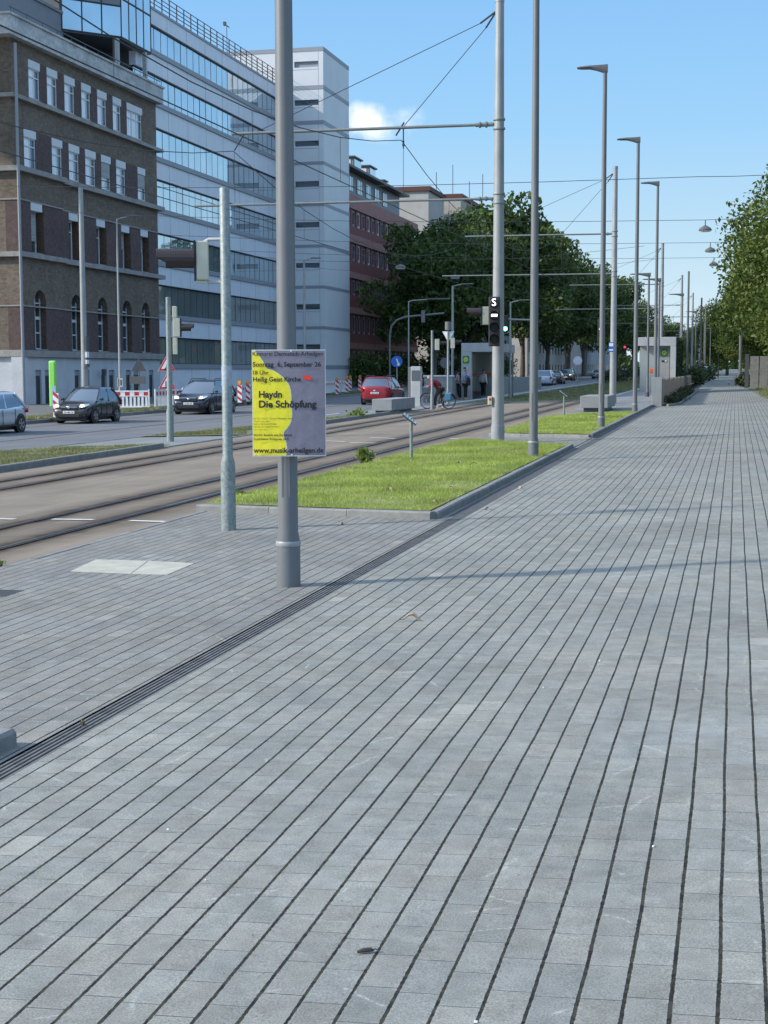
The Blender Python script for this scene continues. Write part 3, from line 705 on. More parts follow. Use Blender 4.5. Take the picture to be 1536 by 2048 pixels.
for i,(a,b) in enumerate(Cw):
    f,x,top=bwindow(a,b-.3,8.62,11.46,'C',XB+step(a),.42)
    if i in(0,3,4):
        s=MB(); s.bx(x+.045,x+.06,a+.05,b-.35,top-(1.7 if i==0 else 1.1),top); bpart(s,'roller_shutter',M['shutter'],f)
for a,b in Dw: bwindow(a,b,3.05,6.5,'arch',XB+step(a),.40)
for a,b in Cw+Dw:
    z0,z1=(8.56,11.48) if (a,b) in Cw else (3.0,5.7)
    xo=XB+step(a); rev=MB(); rev.bx(xo-TH+.02,xo-.01,b-.03,b-.002,z0,z1); bpart(rev,'window_reveal',M['reveal'])
for a,b in DR:
    xo=XB+step(a); m=MB(); m.bx(xo-.17,xo-.12,a,b,-.7,1.5); d=bpart(m,'door',M['doordark'])
    m=MB(); m.bx(xo-.15,xo-.10,a,b,1.5,1.84); bpart(m,'transom',M['panelgrey'],d)
mb=MB(); mb.tube([(XB+.5,Y0-.35,-.4),(XB+.5,Y0-.35,20)],.09,8); bpart(mb,'drainpipe',M['panelgrey'],smooth=True)
mb=MB(); mb.tube([(XB+.35,Y0-.6,21.95),(XB+.35,Y1,21.95)],.035,6)
for k in range(12): mb.tube([(XB+.35,Y0-.5+k*1.95,21.6),(XB+.35,Y0-.5+k*1.95,21.95)],.02,5)
bpart(mb,'roof_rail',M['dark'])
# roof storey and glazed box standing on the brick building
ps=MB(); ps.bx(-52,-43.9,60,93.2,21.0,25.3); ps.bx(-52,-43.8,60,93.3,25.3,25.5); bpart(ps,'penthouse_wall',M['greywall'])
ps=MB(); ps.bx(-52,-44.2,93.2,101.5,21.0,24.2); bpart(ps,'recess_wall',M['black'])
gb=thing('glazed_roof_box','glazed box with blue reflections overhanging the brick building roof on two columns','building',(-43,97,24.2)); GO=Vector((-43,97,24.2))
P0=Vector((-43.87,92.96,24.2)); P1=Vector((-41,96.1,24.2)); P2=Vector((-41,101.33,24.2)); P3=Vector((-52,101.33,24.2)); P4=Vector((-52,92.96,24.2))
poly=[P0,P1,P2,P3,P4]
mb=MB(); mb.prism([p+Vector((0,0,.0)) for p in poly],(0,0,.12)); mb.v=[tuple(Vector(v)-GO) for v in mb.v]; mb.build('soffit',M['dark'],gb)
def pane_grid(pa,pb,n,zz,m,nm):
    d=(pb-pa)/n; nrm=Vector((d.y,-d.x,0)).normalized()
    for j in range(len(zz)-1):
        for i in range(n):
            a=pa+d*i; b=pa+d*(i+1); q=MB()
            u=d.normalized()*.05
            vs=[a+u,b-u,b-u,a+u]; z=[zz[j]+.06,zz[j]+.06,zz[j+1]-.06,zz[j+1]-.06]
            pts=[Vector((v.x,v.y,zq))-GO for v,zq in zip(vs,z)]
            q.prism(pts,-nrm*.05); q.build(nm,m[j] if isinstance(m,list) else m,gb)
    f=MB()
    for i in range(n+1):
        p=pa+d*i; f.box((p.x-GO.x,p.y-GO.y,zz[0]-GO.z+(zz[-1]-zz[0])/2),(.06,.06,zz[-1]-zz[0]),math.atan2(d.y,d.x))
    for z in zz:
        c=(pa+pb)/2; f.box((c.x-GO.x,c.y-GO.y,z-GO.z),((pb-pa).length,.1,.09),math.atan2(d.y,d.x))
    f.build('mullions',M['black'],gb)
pane_grid(P0,P1,3,[24.32,26.35,28.4,31],[M['facade_glass'],M['greywall'],M['facade_glass']],'pane')
pane_grid(P1,P2,4,[24.32,26.9,29,31],M['facade_glass'],'pane')
mb=MB(); mb.prism([p+Vector((0,0,6.8))*1 for p in poly],(0,0,.3)); mb.prism([P0+Vector((-.3,.3,.2)),P1+Vector((-.3,.25,.2)),P2+Vector((-.3,-.2,.2)),P3+Vector((0,-.2,.2)),P4+Vector((0,.2,.2))],(0,0,6.5)); mb.v=[tuple(Vector(v)-GO) for v in mb.v]; mb.build('roof',M['dark'],gb)
for q in ((-41.25,95.9),(-41.1,100.4)):
    mb=MB(); mb.box((q[0]-GO.x,q[1]-GO.y,-1.55),(.26,.26,3.1)); mb.build('column',M['conlight'],gb)
# ------------------------------------------------------------ office building
XG=-41.5; YG0,YG1=99.7,133.25; OG=Vector((XG,116,0))
ob=thing('office_building','long white office building with ribbon windows reflecting the sky','building',OG)
def opart(mb,name,m,par=ob,O=OG,**k):
    mb.v=[(v[0]-O[0],v[1]-O[1],v[2]-O[2]) for v in mb.v]; return mb.build(name,m,par,**k)
WB=[(2.29,4.31),(5.96,8.13),(9.81,11.9),(13.68,15.8),(17.38,19.49),(21.31,23.24),(24.92,26.73)]
z=-.8
for i,(a,b) in enumerate(WB+[(27.75,0)]):
    mb=MB(); mb.bx(XG-.5,XG,YG0,YG1,z,a-.34 if i<7 else a); opart(mb,'panel_band',M['panel'])
    j=MB()
    for k in range(9):
        y=YG0+2+k*4.05
        if y<YG1: j.bx(XG-.02,XG+.004,y,y+.03,z+.03,(a-.36) if i<7 else a-.03)
    opart(j,'panel_joints',M['joint'])
    if i<7:
        mb=MB(); mb.bx(XG-.5,XG+.12,YG0,YG1,a-.34,a); opart(mb,'ledge',M['panelgrey'])
        n=int(round((YG1-YG0)/1.35)); dy=(YG1-YG0)/n
        g=MB()
        for k in range(n):   # every pane sits a hair out of true, so reflections break from pane to pane
            y=YG0+k*dy; e0=rnd.uniform(-.006,.006); e1=rnd.uniform(-.006,.006); g.add([(XG-.24+e0,y,a),(XG-.24-e0,y+dy,a),(XG-.24-e0+e1,y+dy,b),(XG-.24+e0+e1,y,b)],[(0,1,2,3)])
        win=opart(g,'window',M['facade_glass'] if i>1 else M['low_glass'],fix=False)
        f=MB()
        for k in range(n+1):
            y=YG0+k*dy; f.bx(XG-.25,XG-.225,y-.018,y+.018,a,b)
        f.bx(XG-.25,XG-.2,YG0,YG1,b-.10,b); f.bx(XG-.25,XG-.215,YG0,YG1,a,a+.05)
        if i==3: f.bx(XG-.25,XG-.22,YG0,YG1,b-.5,b-.45)
        opart(f,'mullions',M['black'],win)
        z=b
mb=MB(); mb.bx(XG-16,XG-.5,YG0,YG1,-.8,27.5); opart(mb,'core',M['dark'])
mb=MB(); mb.bx(XG-.6,XG+.06,YG0,YG1,27.75,27.92); opart(mb,'coping',M['panelgrey'])
rl=MB(); xr=XG-.35
for zz in (28.15,28.45,28.75,29.05,29.4): rl.tube([(xr,YG0-3,zz),(xr,YG1+6,zz)],.035,6)
y=YG0-3
while y<YG1+6: rl.tube([(xr,y,27.8),(xr,y,29.42)],.045,6); y+=1.5
opart(rl,'roof_railing',M['cable'])
wv=MB(); wv.tube([(XG-1.2,122.6,27.9),(XG-1.2,122.6,31)],.03,6); wv.tube([(XG-1.2,122.1,31),(XG-1.2,123.2,31)],.05,6); wv.box((XG-1.2,122.1,31.05),(.2,.3,.3)); opart(wv,'weather_vane',M['dark'])
# ------------------------------------------------------------ tower
XT=-37.2; YT0,YT1=133.3,142.5; OT=Vector((-41,138,0))
tw=thing('stair_tower','tall pale panel-clad tower with narrow dark slots beside the office building','building',OT)
def tpart(mb,name,m,par=tw): 
    mb.v=[(v[0]-OT[0],v[1]-OT[1],v[2]-OT[2]) for v in mb.v]; return mb.build(name,m,par)
mb=MB(); mb.bx(-48.6,XT-.25,YT0+.35,YT1-.05,-.9,31.0); tpart(mb,'core',M['dark'])
slots=[(29.42,29.96),(26.01,26.51),(22.33,22.82),(18.67,19.17),(14.95,15.45),(11.27,11.72),(7.43,7.93),(3.67,4.22)]
led=[(30.83,31.2),(27.42,27.78),(24.27,24.63),(20.66,20.93),(16.89,17.17),(13.12,13.39),(9.37,9.64),(5.61,5.88),(1.92,2.29)]
f=MB(); edges=[-.9]+sorted(sum([list(s) for s in slots],[]))+[30.83]
for i in range(0,len(edges)-1,2): f.bx(-48.6,XT,YT0,YT0+.4,edges[i],edges[i+1])
for a,b in slots: f.bx(XT-.45-.0,XT,YT0,YT0+.4,a,b); f.bx(-48.6,-39.95,YT0,YT0+.4,a,b)
f.bx(XT-.3,XT,YT0+.4,YT1,-.9,30.83); f.bx(-48.6,XT,YT1-.1,YT1,-.9,30.8); f.bx(-48.6,-48.2,YT0+.4,YT1-.1,-.9,30.8)
tpart(f,'wall',M['tower'])
for a,b in led:
    mb=MB(); mb.bx(-48.65,XT+.03,YT0-.03,YT0+.2,a,b); mb.bx(XT-.2,XT+.03,YT0+.2,YT1+.02,a,b); tpart(mb,'band',M['panelgrey'])
mb=MB(); mb.bx(-48.6,XT,YT0,YT1,31.0,31.15); tpart(mb,'roof',M['panelgrey'])
j=MB(); j.bx(XT-.47,XT-.45,YT0-.006,YT0+.01,-.8,30.8); j.bx(-46.2,-46.17,YT0-.006,YT0+.01,-.8,30.8)
for a,b in slots: j.bx(-46.2,XT-.45,YT0-.006,YT0+.01,a-.22,a-.19)
tpart(j,'panel_joints',M['joint'])
for i,(a,b) in enumerate(slots):
    mb=MB(); mb.bx(-39.95,XT-.45,YT0+.2,YT0+.24,a,b); tpart(mb,'window',M['panelgrey'] if i==0 else M['window_glass'])
# ------------------------------------------------------------ red building
XR=-39.5; YR0,YR1=143.0,185; OR=Vector((XR,165,0))
rb=thing('red_building','dark red office building with pink bands behind the street trees','building',OR)
def rpart(mb,name,m,par=rb,**k):
    mb.v=[(v[0]-OR[0],v[1]-OR[1],v[2]-OR[2]) for v in mb.v]; return mb.build(name,m,par,**k)
rows=[(1.9,3.9),(5.7,7.65),(9.7,11.4),(13.3,15.15),(16.9,18.65)]
pinks=[(4.1,4.7),(7.8,8.4),(11.5,12.1),(15.2,16.0),(18.7,20.1)]
mb=MB(); mb.bx(XR-14,XR-.3,YR0,YR1,-1,20); rpart(mb,'core',M['dark'])
z=-1; wmb=MB()
for (a,b),(c,d) in zip(rows,pinks):
    wmb.bx(XR-.3,XR,YR0,YR1,z,a)
    y=YR0
    k=0
    while y<YR1-.5:
        wmb.bx(XR-.3,XR,y,y+.85,a,b); g=MB(); g.bx(XR-.28,XR-.2,y+.85,y+2.2,a,b); 
        if y<182: wd=rpart(g,'window',M['window_glass']); f=MB(); f.bx(XR-.2,XR-.12,y+.85,y+.95,a,b); f.bx(XR-.2,XR-.12,y+2.1,y+2.2,a,b); f.bx(XR-.2,XR-.12,y+.95,y+2.1,b-.3,b); f.bx(XR-.2,XR-.13,y+.95,y+2.1,a,a+.25); rpart(f,'frame',M['frame' if a>10 and k%2 else 'panelgrey'],wd)
        y+=2.2; k+=1
    z=d
rpart(wmb,'wall',M['redbrick'])
for i,(a,b) in enumerate(pinks):
    mb=MB(); mb.bx(XR-.3,XR+.15,YR0,YR1,a-.04,b+.0); rpart(mb,'band',M['pink'])
mb=MB(); mb.bx(XR-14,XR-.9,YR0,YR1-6,20.1,22.9); rpart(mb,'top_storey',M['greywall'])
for k in range(7):
    g=MB(); y=YR0+3+k*4; g.bx(XR-.92,XR-.84,y,y+2.1,20.9,22.4); wd=rpart(g,'window',M['facade_glass']); f=MB()
    for q in (0,.7,1.4,2.05): f.bx(XR-.88,XR-.8,y+q,y+q+.07,20.9,22.4)
    rpart(f,'frame',M['frame'],wd)
mb=MB(); mb.bx(XR-14,XR+.2,YR0,YR1-5,22.9,23.15); rpart(mb,'roof',M['dark'])
for y,h,l in ((157,1.5,3.4),(164,1.45,3.0),(171,.7,1.6)):
    mb=MB(); mb.bx(XR-4,XR-1.0,y,y+l,23.15,23.15+h); d=rpart(mb,'dormer',M['greywall']); mb=MB(); mb.bx(XR-4.2,XR-.8,y-.2,y+l+.2,23.15+h,23.3+h); rpart(mb,'dormer_roof',M['dark'],d)
    mb=MB(); mb.bx(XR-.99,XR-.94,y+.2,y+l-.2,23.15+h*.3,23.15+h*.9); rpart(mb,'dormer_window',M['facade_glass'],d)
    mb=MB(); mb.bx(XR-2.3,XR-1.3,y-.04,y-.01,23.15+h*.35,23.15+h*.85); rpart(mb,'dormer_end_window',M['frame'],d)
mb=MB(); pts=[(XR-1.2-1.6+1.6*math.cos(t),148,23.1+1.6*math.sin(t)) for t in [math.pi*k/12 for k in range(13)]]; mb.prism(pts,(0,5.5,0)); rpart(mb,'barrel_vault',M['beigewall'])
# far blocks
def block(name,label,x0,x1,y0,y1,h,wallm,cap=None,wins=None):
    t=thing(name,label,'building',((x0+x1)/2,(y0+y1)/2,0)); O=((x0+x1)/2,(y0+y1)/2,0)
    mb=MB(); mb.bx(x0-O[0],x1-O[0],y0-O[1],y1-O[1],-2,h); mb.build('wall',wallm,t)
    if cap: mb=MB(); mb.bx(x0-O[0]-.3,x1-O[0]+.3,y0-O[1]-.3,y1-O[1]+.3,h,h+.6); mb.build('cornice',cap,t)
    if wins:
        for zz in wins:
            y=y0+2
            while y<y1-3:
                mb=MB(); mb.bx(x1-O[0]-.05,x1-O[0]+.04,y-O[1],y+1.6-O[1],zz,zz+1.7); w_=mb.build('window',M['window_glass'],t)
                y+=5
    return t
block('apartment_block','beige block with dark red cornice rising above the dark trees',-60,-41.3,201,212,26.2,M['beigewall'],M['maroon'])
block('apartment_block','wider beige block with antennas behind the tree tops',-44.4,-39.2,214,240,26.6,M['beigewall'],M['maroon'])
an=thing('antenna_mast','thin roof antennas on the beige block','antenna',(-40,220,27.2)); 
for dx,h in ((-4,4),(-1.5,5),(1,2.5),(3,3.5)):
    mb=MB(); mb.tube([(dx,0,0),(dx,0,h)],.05,5); mb.build('rod',M['cable'],an)
block('shop_building','low white building with shop windows behind the tree trunks',-50,-37,210,250,9,M['whitewall'],M['panelgrey'],(1.2,5))
block('shop_building','pale shop building farther along behind the parked cars',-50,-36,262,330,12,M['beigewall'],None,(1.2,5,9))
block('shop_building','far white building at the end of the tree row',-48,-34,350,430,15,M['whitewall'],None,(1.5,6,10))
block('shop_building','distant pink and white shop front past the traffic signals',-30,-24,480,520,9,M['whitewall'],M['red'],(1.5,))
block('far_house','distant pale house beyond the hedge on the left road side',-60,-50,330,380,22,M['beigewall'],M['dark'])
g=thing('scaffold_sign','green netted scaffold on a distant roof above the trees','scaffold',(-34.6,330,21.6)); 
mb=MB()
for k in range(5): mb.tube([(0,k*3,0),(0,k*3,6)],.12,5)
for k in range(4): mb.tube([(0,0,k*2),(0,12,k*2)],.12,5)
mb.build('frame',M['mast'],g); mb=MB(); mb.bx(-.1,.1,0,12,1,5); mb.build('net',M['green'],g)
block('far_block','distant apartment block whose roof shows above the trees, carrying green scaffold',-44,-34.8,322,348,21.5,M['beigewall'],M['dark'])
# right side wall and hut
mb=MB(); 
def pillar_wall():
    t=thing('block_wall','grey concrete block wall beneath the right trees','wall',(.95,104,zg(1,104)))
    for k in range(2):
        mb=MB(); mb.bx(k*.62,k*.62+.56,0,.5,-.2,2.15); mb.build('panel',M['kerb'],t,bevel=.01)
        mb=MB(); mb.bx(k*.62-.01,k*.62+.57,-.01,.51,1.08,1.11); mb.build('joint',M['joint'],t)
    mb=MB(); mb.bx(-.35,-.08,0,.4,-.2,2.3); mb.build('post',M['dark'],t)
    mb=MB(); mb.bx(1.4,8,0,.3,-.2,2.2); mb.build('long_panel',M['con'],t)
pillar_wall()
# ------------------------------------------------------------ poles and lamps
def pole_mb(h,r0,r1,collar=None,n=20):
    mb=MB(); pts=[(r0,-.2),(r0,0)]
    if collar: pts=[(collar[0],-.2),(collar[0],collar[1]),(r0,collar[1]+.09)]
    mb.lathe(pts+[(r1,h)],(0,0,0),n); return mb
def lamp_head(mb,h,L=.95,side=-1,s=1.0):
    # slim wedge head reaching towards the road
    secs=[(.09,.085,-.13,.07),(-.10,.09,-.13,.06),(-.30,.10,-.075,.055),(-.52,.11,-.03,.055),(-.85,.105,-.02,.04),(-.98,.07,-.01,.03)]
    base=len(mb.v); n=len(secs)
    for x,wd,zl,zt in secs:
        x=x*s*L/.95
        for yy,zz in ((-wd*.7,zl),(wd*.7,zl),(wd,(zl+zt)/2),(wd*.75,zt),(-wd*.75,zt),(-wd,(zl+zt)/2)):
            mb.v.append(((-x*side)*-1*-1 if side>0 else x,yy*s,h+zz*s))
    for i in range(n-1):
        for k in range(6):
            a=base+i*6+k; b=base+i*6+(k+1)%6; mb.f.append((a,b,b+6,a+6)); mb.m.append(0)
    mb.f.append(tuple(base+k for k in range(6))); mb.m.append(0); mb.f.append(tuple(base+(n-1)*6+k for k in range(6))); mb.m.append(0)
GL='lamp posts along the left edge of the path'
lp=thing('street_lamp','grey lamp post carrying the yellow and lilac concert poster','lamp post',(-3.54,11.53,zg(-3.54,11.53)),0,GL)
pole_mb(9.6,.082,.055,(.098,.36),28).build('pole',M['steel'],lp,smooth=True)
mb=MB(); mb.box((.008,-.0765,1.0),(.07,.004,.52),rad(8)); mb.build('service_hatch',M['steel'],lp,bevel=.004)
mb=MB(); mb.lathe([(.101,.335),(.103,.345),(.103,.365),(.098,.375)],(0,0,0),28); mb.build('collar',M['mast'],lp,smooth=True)
mb=MB(); lamp_head(mb,9.68,.72); mb.build('lamp_head',M['lampgrey'],lp,smooth=True)
tape=MB(); tape.lathe([(.0755,1.93),(.0765,1.94),(.0765,2.02),(.0755,2.03)],(0,0,0),28); TAPE=tape
for y,x,lb in ((27.56,-3.66,'lamp post standing in the near lawn corner, top out of view'),(40.72,-3.55,'lamp post at the corner of the second lawn with its head in view'),(53.8,-3.5,'lamp post at the far end of the second lawn'),(66.9,-3.48,'lamp post in front of the concrete wall end')):
    dup(lp,(x,y,zg(x,y)),None,lb)
TAPE.build('tape_band',mat('brown_tape',(.20,.18,.17),.5,.2,30),lp,smooth=True)
# catenary masts
GM='tram catenary masts'
cm=thing('tram_mast','thick pale tram mast in the gap between the two lawns carrying the S signal','mast',(-5.43,34.55,zg(-5.4,34.5)),0,GM)
pole_mb(10.15,.148,.10,None,28).build('pole',M['mast'],cm,smooth=True)
mb=MB(); mb.lathe([(.158,-.1),(.158,.42),(.152,.425)],(0,0,0),28); mb.build('foot_sleeve',mat('grey_foot_paint',(.27,.29,.30),.6,.15,6),cm,smooth=True)
mb=MB(); mb.lathe([(.107,10.1),(.107,10.2),(.0,10.22)],(0,0,0),28); mb.build('cap',M['mast'],cm,smooth=True)
def arm(z0,L,r,drop=.03):
    mb=MB(); mb.tube([(-.1,0,z0),(-L,0,z0+drop)],r,10)
    mb.tube([(-.14,0,z0),(-.55,0,z0)],r*1.35,8)
    for x in (-.3,-.45): mb.tube([(x-.02,0,z0),(x+.02,0,z0)],r*2.0,8)
    return mb
arm(7.37,6.5,.036).build('upper_arm',M['pipe'],cm,smooth=True)
arm(5.68,7.5,.028).build('lower_arm',M['pipe'],cm,smooth=True)
for z0 in (7.37,5.68):
    mb=MB(); mb.lathe([(.14,z0-.13),(.142,z0-.11),(.142,z0-.09),(.135,z0-.08)],(0,0,0),20); mb.lathe([(.14,z0+.08),(.142,z0+.1),(.142,z0+.12),(.135,z0+.13)],(0,0,0),20); mb.build('clamp',M['galv'],cm,smooth=True)
mb=MB(); mb.tube([(-.1,0,9.9),(-.45,0,9.66)],.022,6); mb.tube([(-.1,0,9.88),(-.32,0,9.55)],.022,6)
mb.tube([(-.45,0,9.66),(-5.85,0,7.43)],.009,5); mb.tube([(-.32,0,9.55),(-2.25,0,7.42)],.009,5)
mb.tube([(-2.45,0,7.2),(-2.25,0,7.5)],.02,5); mb.build('stay_wires',M['cable'],cm)
mb=MB(); mb.tube([(-2.27,0,7.37),(-2.27,0,6.9)],.016,5); mb.lathe([(.0,6.95),(.03,6.96),(.03,7.0),(.02,7.03),(.03,7.06),(.0,7.1)],(-2.27,0,0),10); mb.tube([(-6.2,0,7.37),(-6.45,0,7.0)],.016,5); mb.tube([(-2.27,0,6.9),(-2.27,0,5.75)],.006,4); mb.tube([(-6.45,0,6.95),(-6.45,0,5.75)],.006,4)
mb.build('insulators',M['cable'],cm)
for y,lb in ((64.6,'second tram mast, pale, with a small blue sign, beside the low concrete block'),(106.5,'third tram mast, behind the small shelter roof'),(145,'fourth tram mast down the line'),(182,'fifth tram mast down the line'),(220,'sixth tram mast down the line'),(258,'seventh tram mast down the line'),(296,'eighth tram mast down the line'),(335,'farthest tram mast down the line')):
    dup(cm,(-5.15,y,zg(-5.25,y)),None,lb)
# overhead wires
def wires(xc,nm,lb):
    t=thing('overhead_wire',lb,'overhead wire',(xc,0,0))
    ys=[-22,6.8,34.55,64.5,106.5,145,182,220,258,296,335]
    cw=MB(); cw.tube([(0,y,zg(xc,y)+5.55) for y in ys],.010,5); cw.build('contact_wire',M['cable'],t)
    mw=MB(); pts=[]; dr=MB()
    for a,b in zip(ys,ys[1:]):
        n=10
        for k in range(n+(b==ys[-1])):
            s=k/n; y=a+(b-a)*s; z=zg(xc,y)+7.15-1.25*(1-(2*s-1)**2)*min(1,(b-a)/30); pts.append((0,y,z))
            if k in(2,4,6,8): dr.tube([(0,y,z),(0,y,zg(xc,y)+5.55)],.005,4)
    mw.tube(pts,.010,5); mw.build('carrier_wire',M['cable'],t); dr.build('droppers',M['cable'],t)
wires(-7.75,'a','overhead tram wire above the nearer track'); wires(-11.9,'b','overhead tram wire above the farther track')
# span wires with hanging lamps
def span(y,xa,za,xm,zm,xb,zb,label,lamps):
    t=thing('span_wire',label,'cable',(0,y,0)); mb=MB()
    pts=[]
    for (p,q,r,s) in ((xa,za,xm,zm),(xm,zm,xb,zb)):
        for k in range(6): u=k/6; pts.append((p+(r-p)*u,0,q+(s-q)*u-.25*math.sin(math.pi*u)))
    pts.append((xb,0,zb)); mb.tube(pts,.011,5); mb.build('wire',M['cable'],t)
    return t
def hang_lamp(x,y,z,r=.42,label='',drop=.25):
    t=thing('hanging_lamp',label,'lamp',(x,y,z),0,'lamps hung from span wires')
    mb=MB(); mb.lathe([(r,0),(r*1.02,.03),(r*.8,.12),(r*.35,.19),(.06,.22)],(0,0,0),18); mb.build('shade',M['lampgrey'],t,smooth=True)
    mb=MB(); mb.lathe([(r*.75,-.05),(r*.9,-.005)],(0,0,0),18); mb.build('diffuser',M['white'],t)
    mb=MB(); mb.tube([(0,0,.2),(0,0,.2+drop)],.02,5); mb.build('hanger',M['cable'],t)
    return t
for y,zl,lb in ((66,7.75,'nearest hanging lamp over the path'),(79,7.8,'second hanging lamp over the path'),(91,7.85,'third hanging lamp over the path, lowest in view')):
    z0=zg(0,y)
    hang_lamp(-1.4,y,z0+zl-.35,.28,lb)
    span(y,-31.5,z0+9.0,-1.4,z0+zl+.1,6,z0+zl+.9,'thin span wire holding the %s'%lb,0)
span(52,-31.5,zg(-31,52)+9.2,-1.4,zg(0,52)+8.0,6,zg(0,52)+8.6,'thin span wire crossing above the second lawn',0)
for y,x,z,lb in ((88,-19.8,7.9,'hanging lamp over the far road lane before the dark trees'),(100,-18.7,8.0,'hanging lamp above the bus shelter road side')):
    hang_lamp(x,y,z,.33,lb); span(y,-31.5,z+1.2,x,z+.42,-5.3,z+1.0,'span wire of the %s'%lb,0)
# left side mast and lamps
lm=thing('span_mast','pale tapered mast before the brick building, behind the anthracite car','mast',(-31.3,68,zg(-31.3,68))); pole_mb(10.9,.17,.11).build('pole',M['mast'],lm,smooth=True)
mb=MB(); mb.box((.22,-.1,2.9),(.06,.34,1.5)); mb.build('banner_board',M['dark'],lm); mb=MB(); mb.box((.22,-.13,2.75),(.07,.29,.28)); mb.box((.22,-.13,2.4),(.07,.29,.2)); mb.build('stickers',M['white'],lm)
def road_lamp(x,y,h,side,label,arm=1.3,r=.07,mt='mast'):
    t=thing('road_lamp',label,'lamp post',(x,y,zg(x,y)-.1),0,'road lamps'); pole_mb(h,r,r*.7,(r*1.35,1.0),14).build('pole',M[mt],t,smooth=True)
    mb=MB(); mb.tube([(0,0,h-.05),(side*.25,0,h+.03),(side*arm*.5,0,h+.08)],.03,6); mb.build('arm',M[mt],t)
    mb=MB(); mb.box((side*arm*.75,0,h+.1),(arm*.6,.22,.07)); mb.build('lamp_head',M['lampgrey'],t,bevel=.02)
    return t
rl1=road_lamp(-32.25,74.5,10.1,1,'thin road lamp in front of the right end of the brick building',1.3,.065)
rl2=road_lamp(-25.85,88,8.7,1,'road lamp in front of the pale tower, partly behind the poster post',1.0,.09)
road_lamp(-19.3,88,6.1,1,'slim road lamp with angled arm right of the red car',2.4,.05)
road_lamp(-16.6,88,6.9,1,'road lamp left of the bus shelter with short arm',1.2,.09)
road_lamp(-13.4,90,5.9,1,'platform lamp rising behind the bus shelter roof',1.1,.07)
def plat_lamp(x,y,h,label): 
    t=thing('platform_lamp',label,'lamp post',(x,y,zg(x,y)+.1),0,'lamps on the tram platform'); mb=pole_mb(h,.065,.05,(.075,.3),14); mb.build('pole',M['steel'],t,smooth=True)
    mb=MB(); lamp_head(mb,h+.05,.95,-1,.95); mb.build('lamp_head',M['lampgrey'],t,smooth=True)
    mb=MB(); mb.lathe([(.10,-.1),(.10,.28)],(0,0,0),12); mb.build('foot',M['dark'],t); return t
plat_lamp(-4.3,75.5,6.1,'nearest slim platform lamp, left of the small shelter'); plat_lamp(-4.2,84,6.3,'second slim platform lamp, before the small shelter'); plat_lamp(-3.6,103,6.3,'third platform lamp, above the small shelter roof'); plat_lamp(-3.6,138,6.3,'fourth platform lamp, beyond the small shelter'); plat_lamp(-3.5,170,6.3,'fifth platform lamp down the path'); plat_lamp(-3.4,205,6.3,'farthest platform lamp down the path')
for x,y,h,lb in ((-4.0,128,9.5,'plain thin pole beyond the small shelter'),(-3.4,150,8.2,'thin pole among the distant masts'),(-3.9,196,9.2,'distant thin pole left of the path end'),(-2.6,232,8.5,'thin pole at the very end of the path')):
    t=thing('thin_pole',lb,'pole',(x,y,zg(x,y))); pole_mb(h,.10,.08,None,10).build('pole',M['steel'],t)
for x,y,lb in ((.3,110,'grey post at the right side of the far path'),):
    t=thing('thin_pole',lb,'pole',(x,y,zg(x,y))); pole_mb(4.2,.11,.11,None,10).build('pole',M['steel'],t)
# ------------------------------------------------------------ text helper
def text_mesh(s,name,m,parent,bold=0,width=None,height=None,loc=(0,0,0),rot=None,align='LEFT',ext=.001):
    cu=bpy.data.curves.new('t','FONT'); cu.body=s; cu.size=1; cu.offset=bold; cu.extrude=.0; cu.resolution_u=3
    o=bpy.data.objects.new('t',cu); col.objects.link(o); bpy.context.view_layer.update()
    me=bpy.data.meshes.new_from_object(o.evaluated_get(bpy.context.evaluated_depsgraph_get())); bpy.data.objects.remove(o)
    n=len(me.vertices); a=np.empty(n*3,dtype=np.float32); me.vertices.foreach_get('co',a); a=a.reshape(-1,3)
    lo=a.min(0); hi=a.max(0); k=width/(hi[0]-lo[0]) if width else height/(hi[1]-lo[1]); kx=k; ky=k
    if width and height: ky=height/(hi[1]-lo[1])
    a[:,0]=(a[:,0]-lo[0])*kx; a[:,1]=a[:,1]*ky
    if align=='CENTER': a[:,0]-=(hi[0]-lo[0])*kx/2
    # letters stand in the XZ plane facing -Y
    b=np.c_[a[:,0],np.full(n,-ext),a[:,1]].astype(np.float32); me.vertices.foreach_set('co',b.ravel()); me.update()
    me.materials.clear(); me.materials.append(m); me.name=name
    p=bpy.data.objects.new(name,me); col.objects.link(p); p.parent=parent; p.location=loc
    if rot: p.rotation_euler=rot
    return p
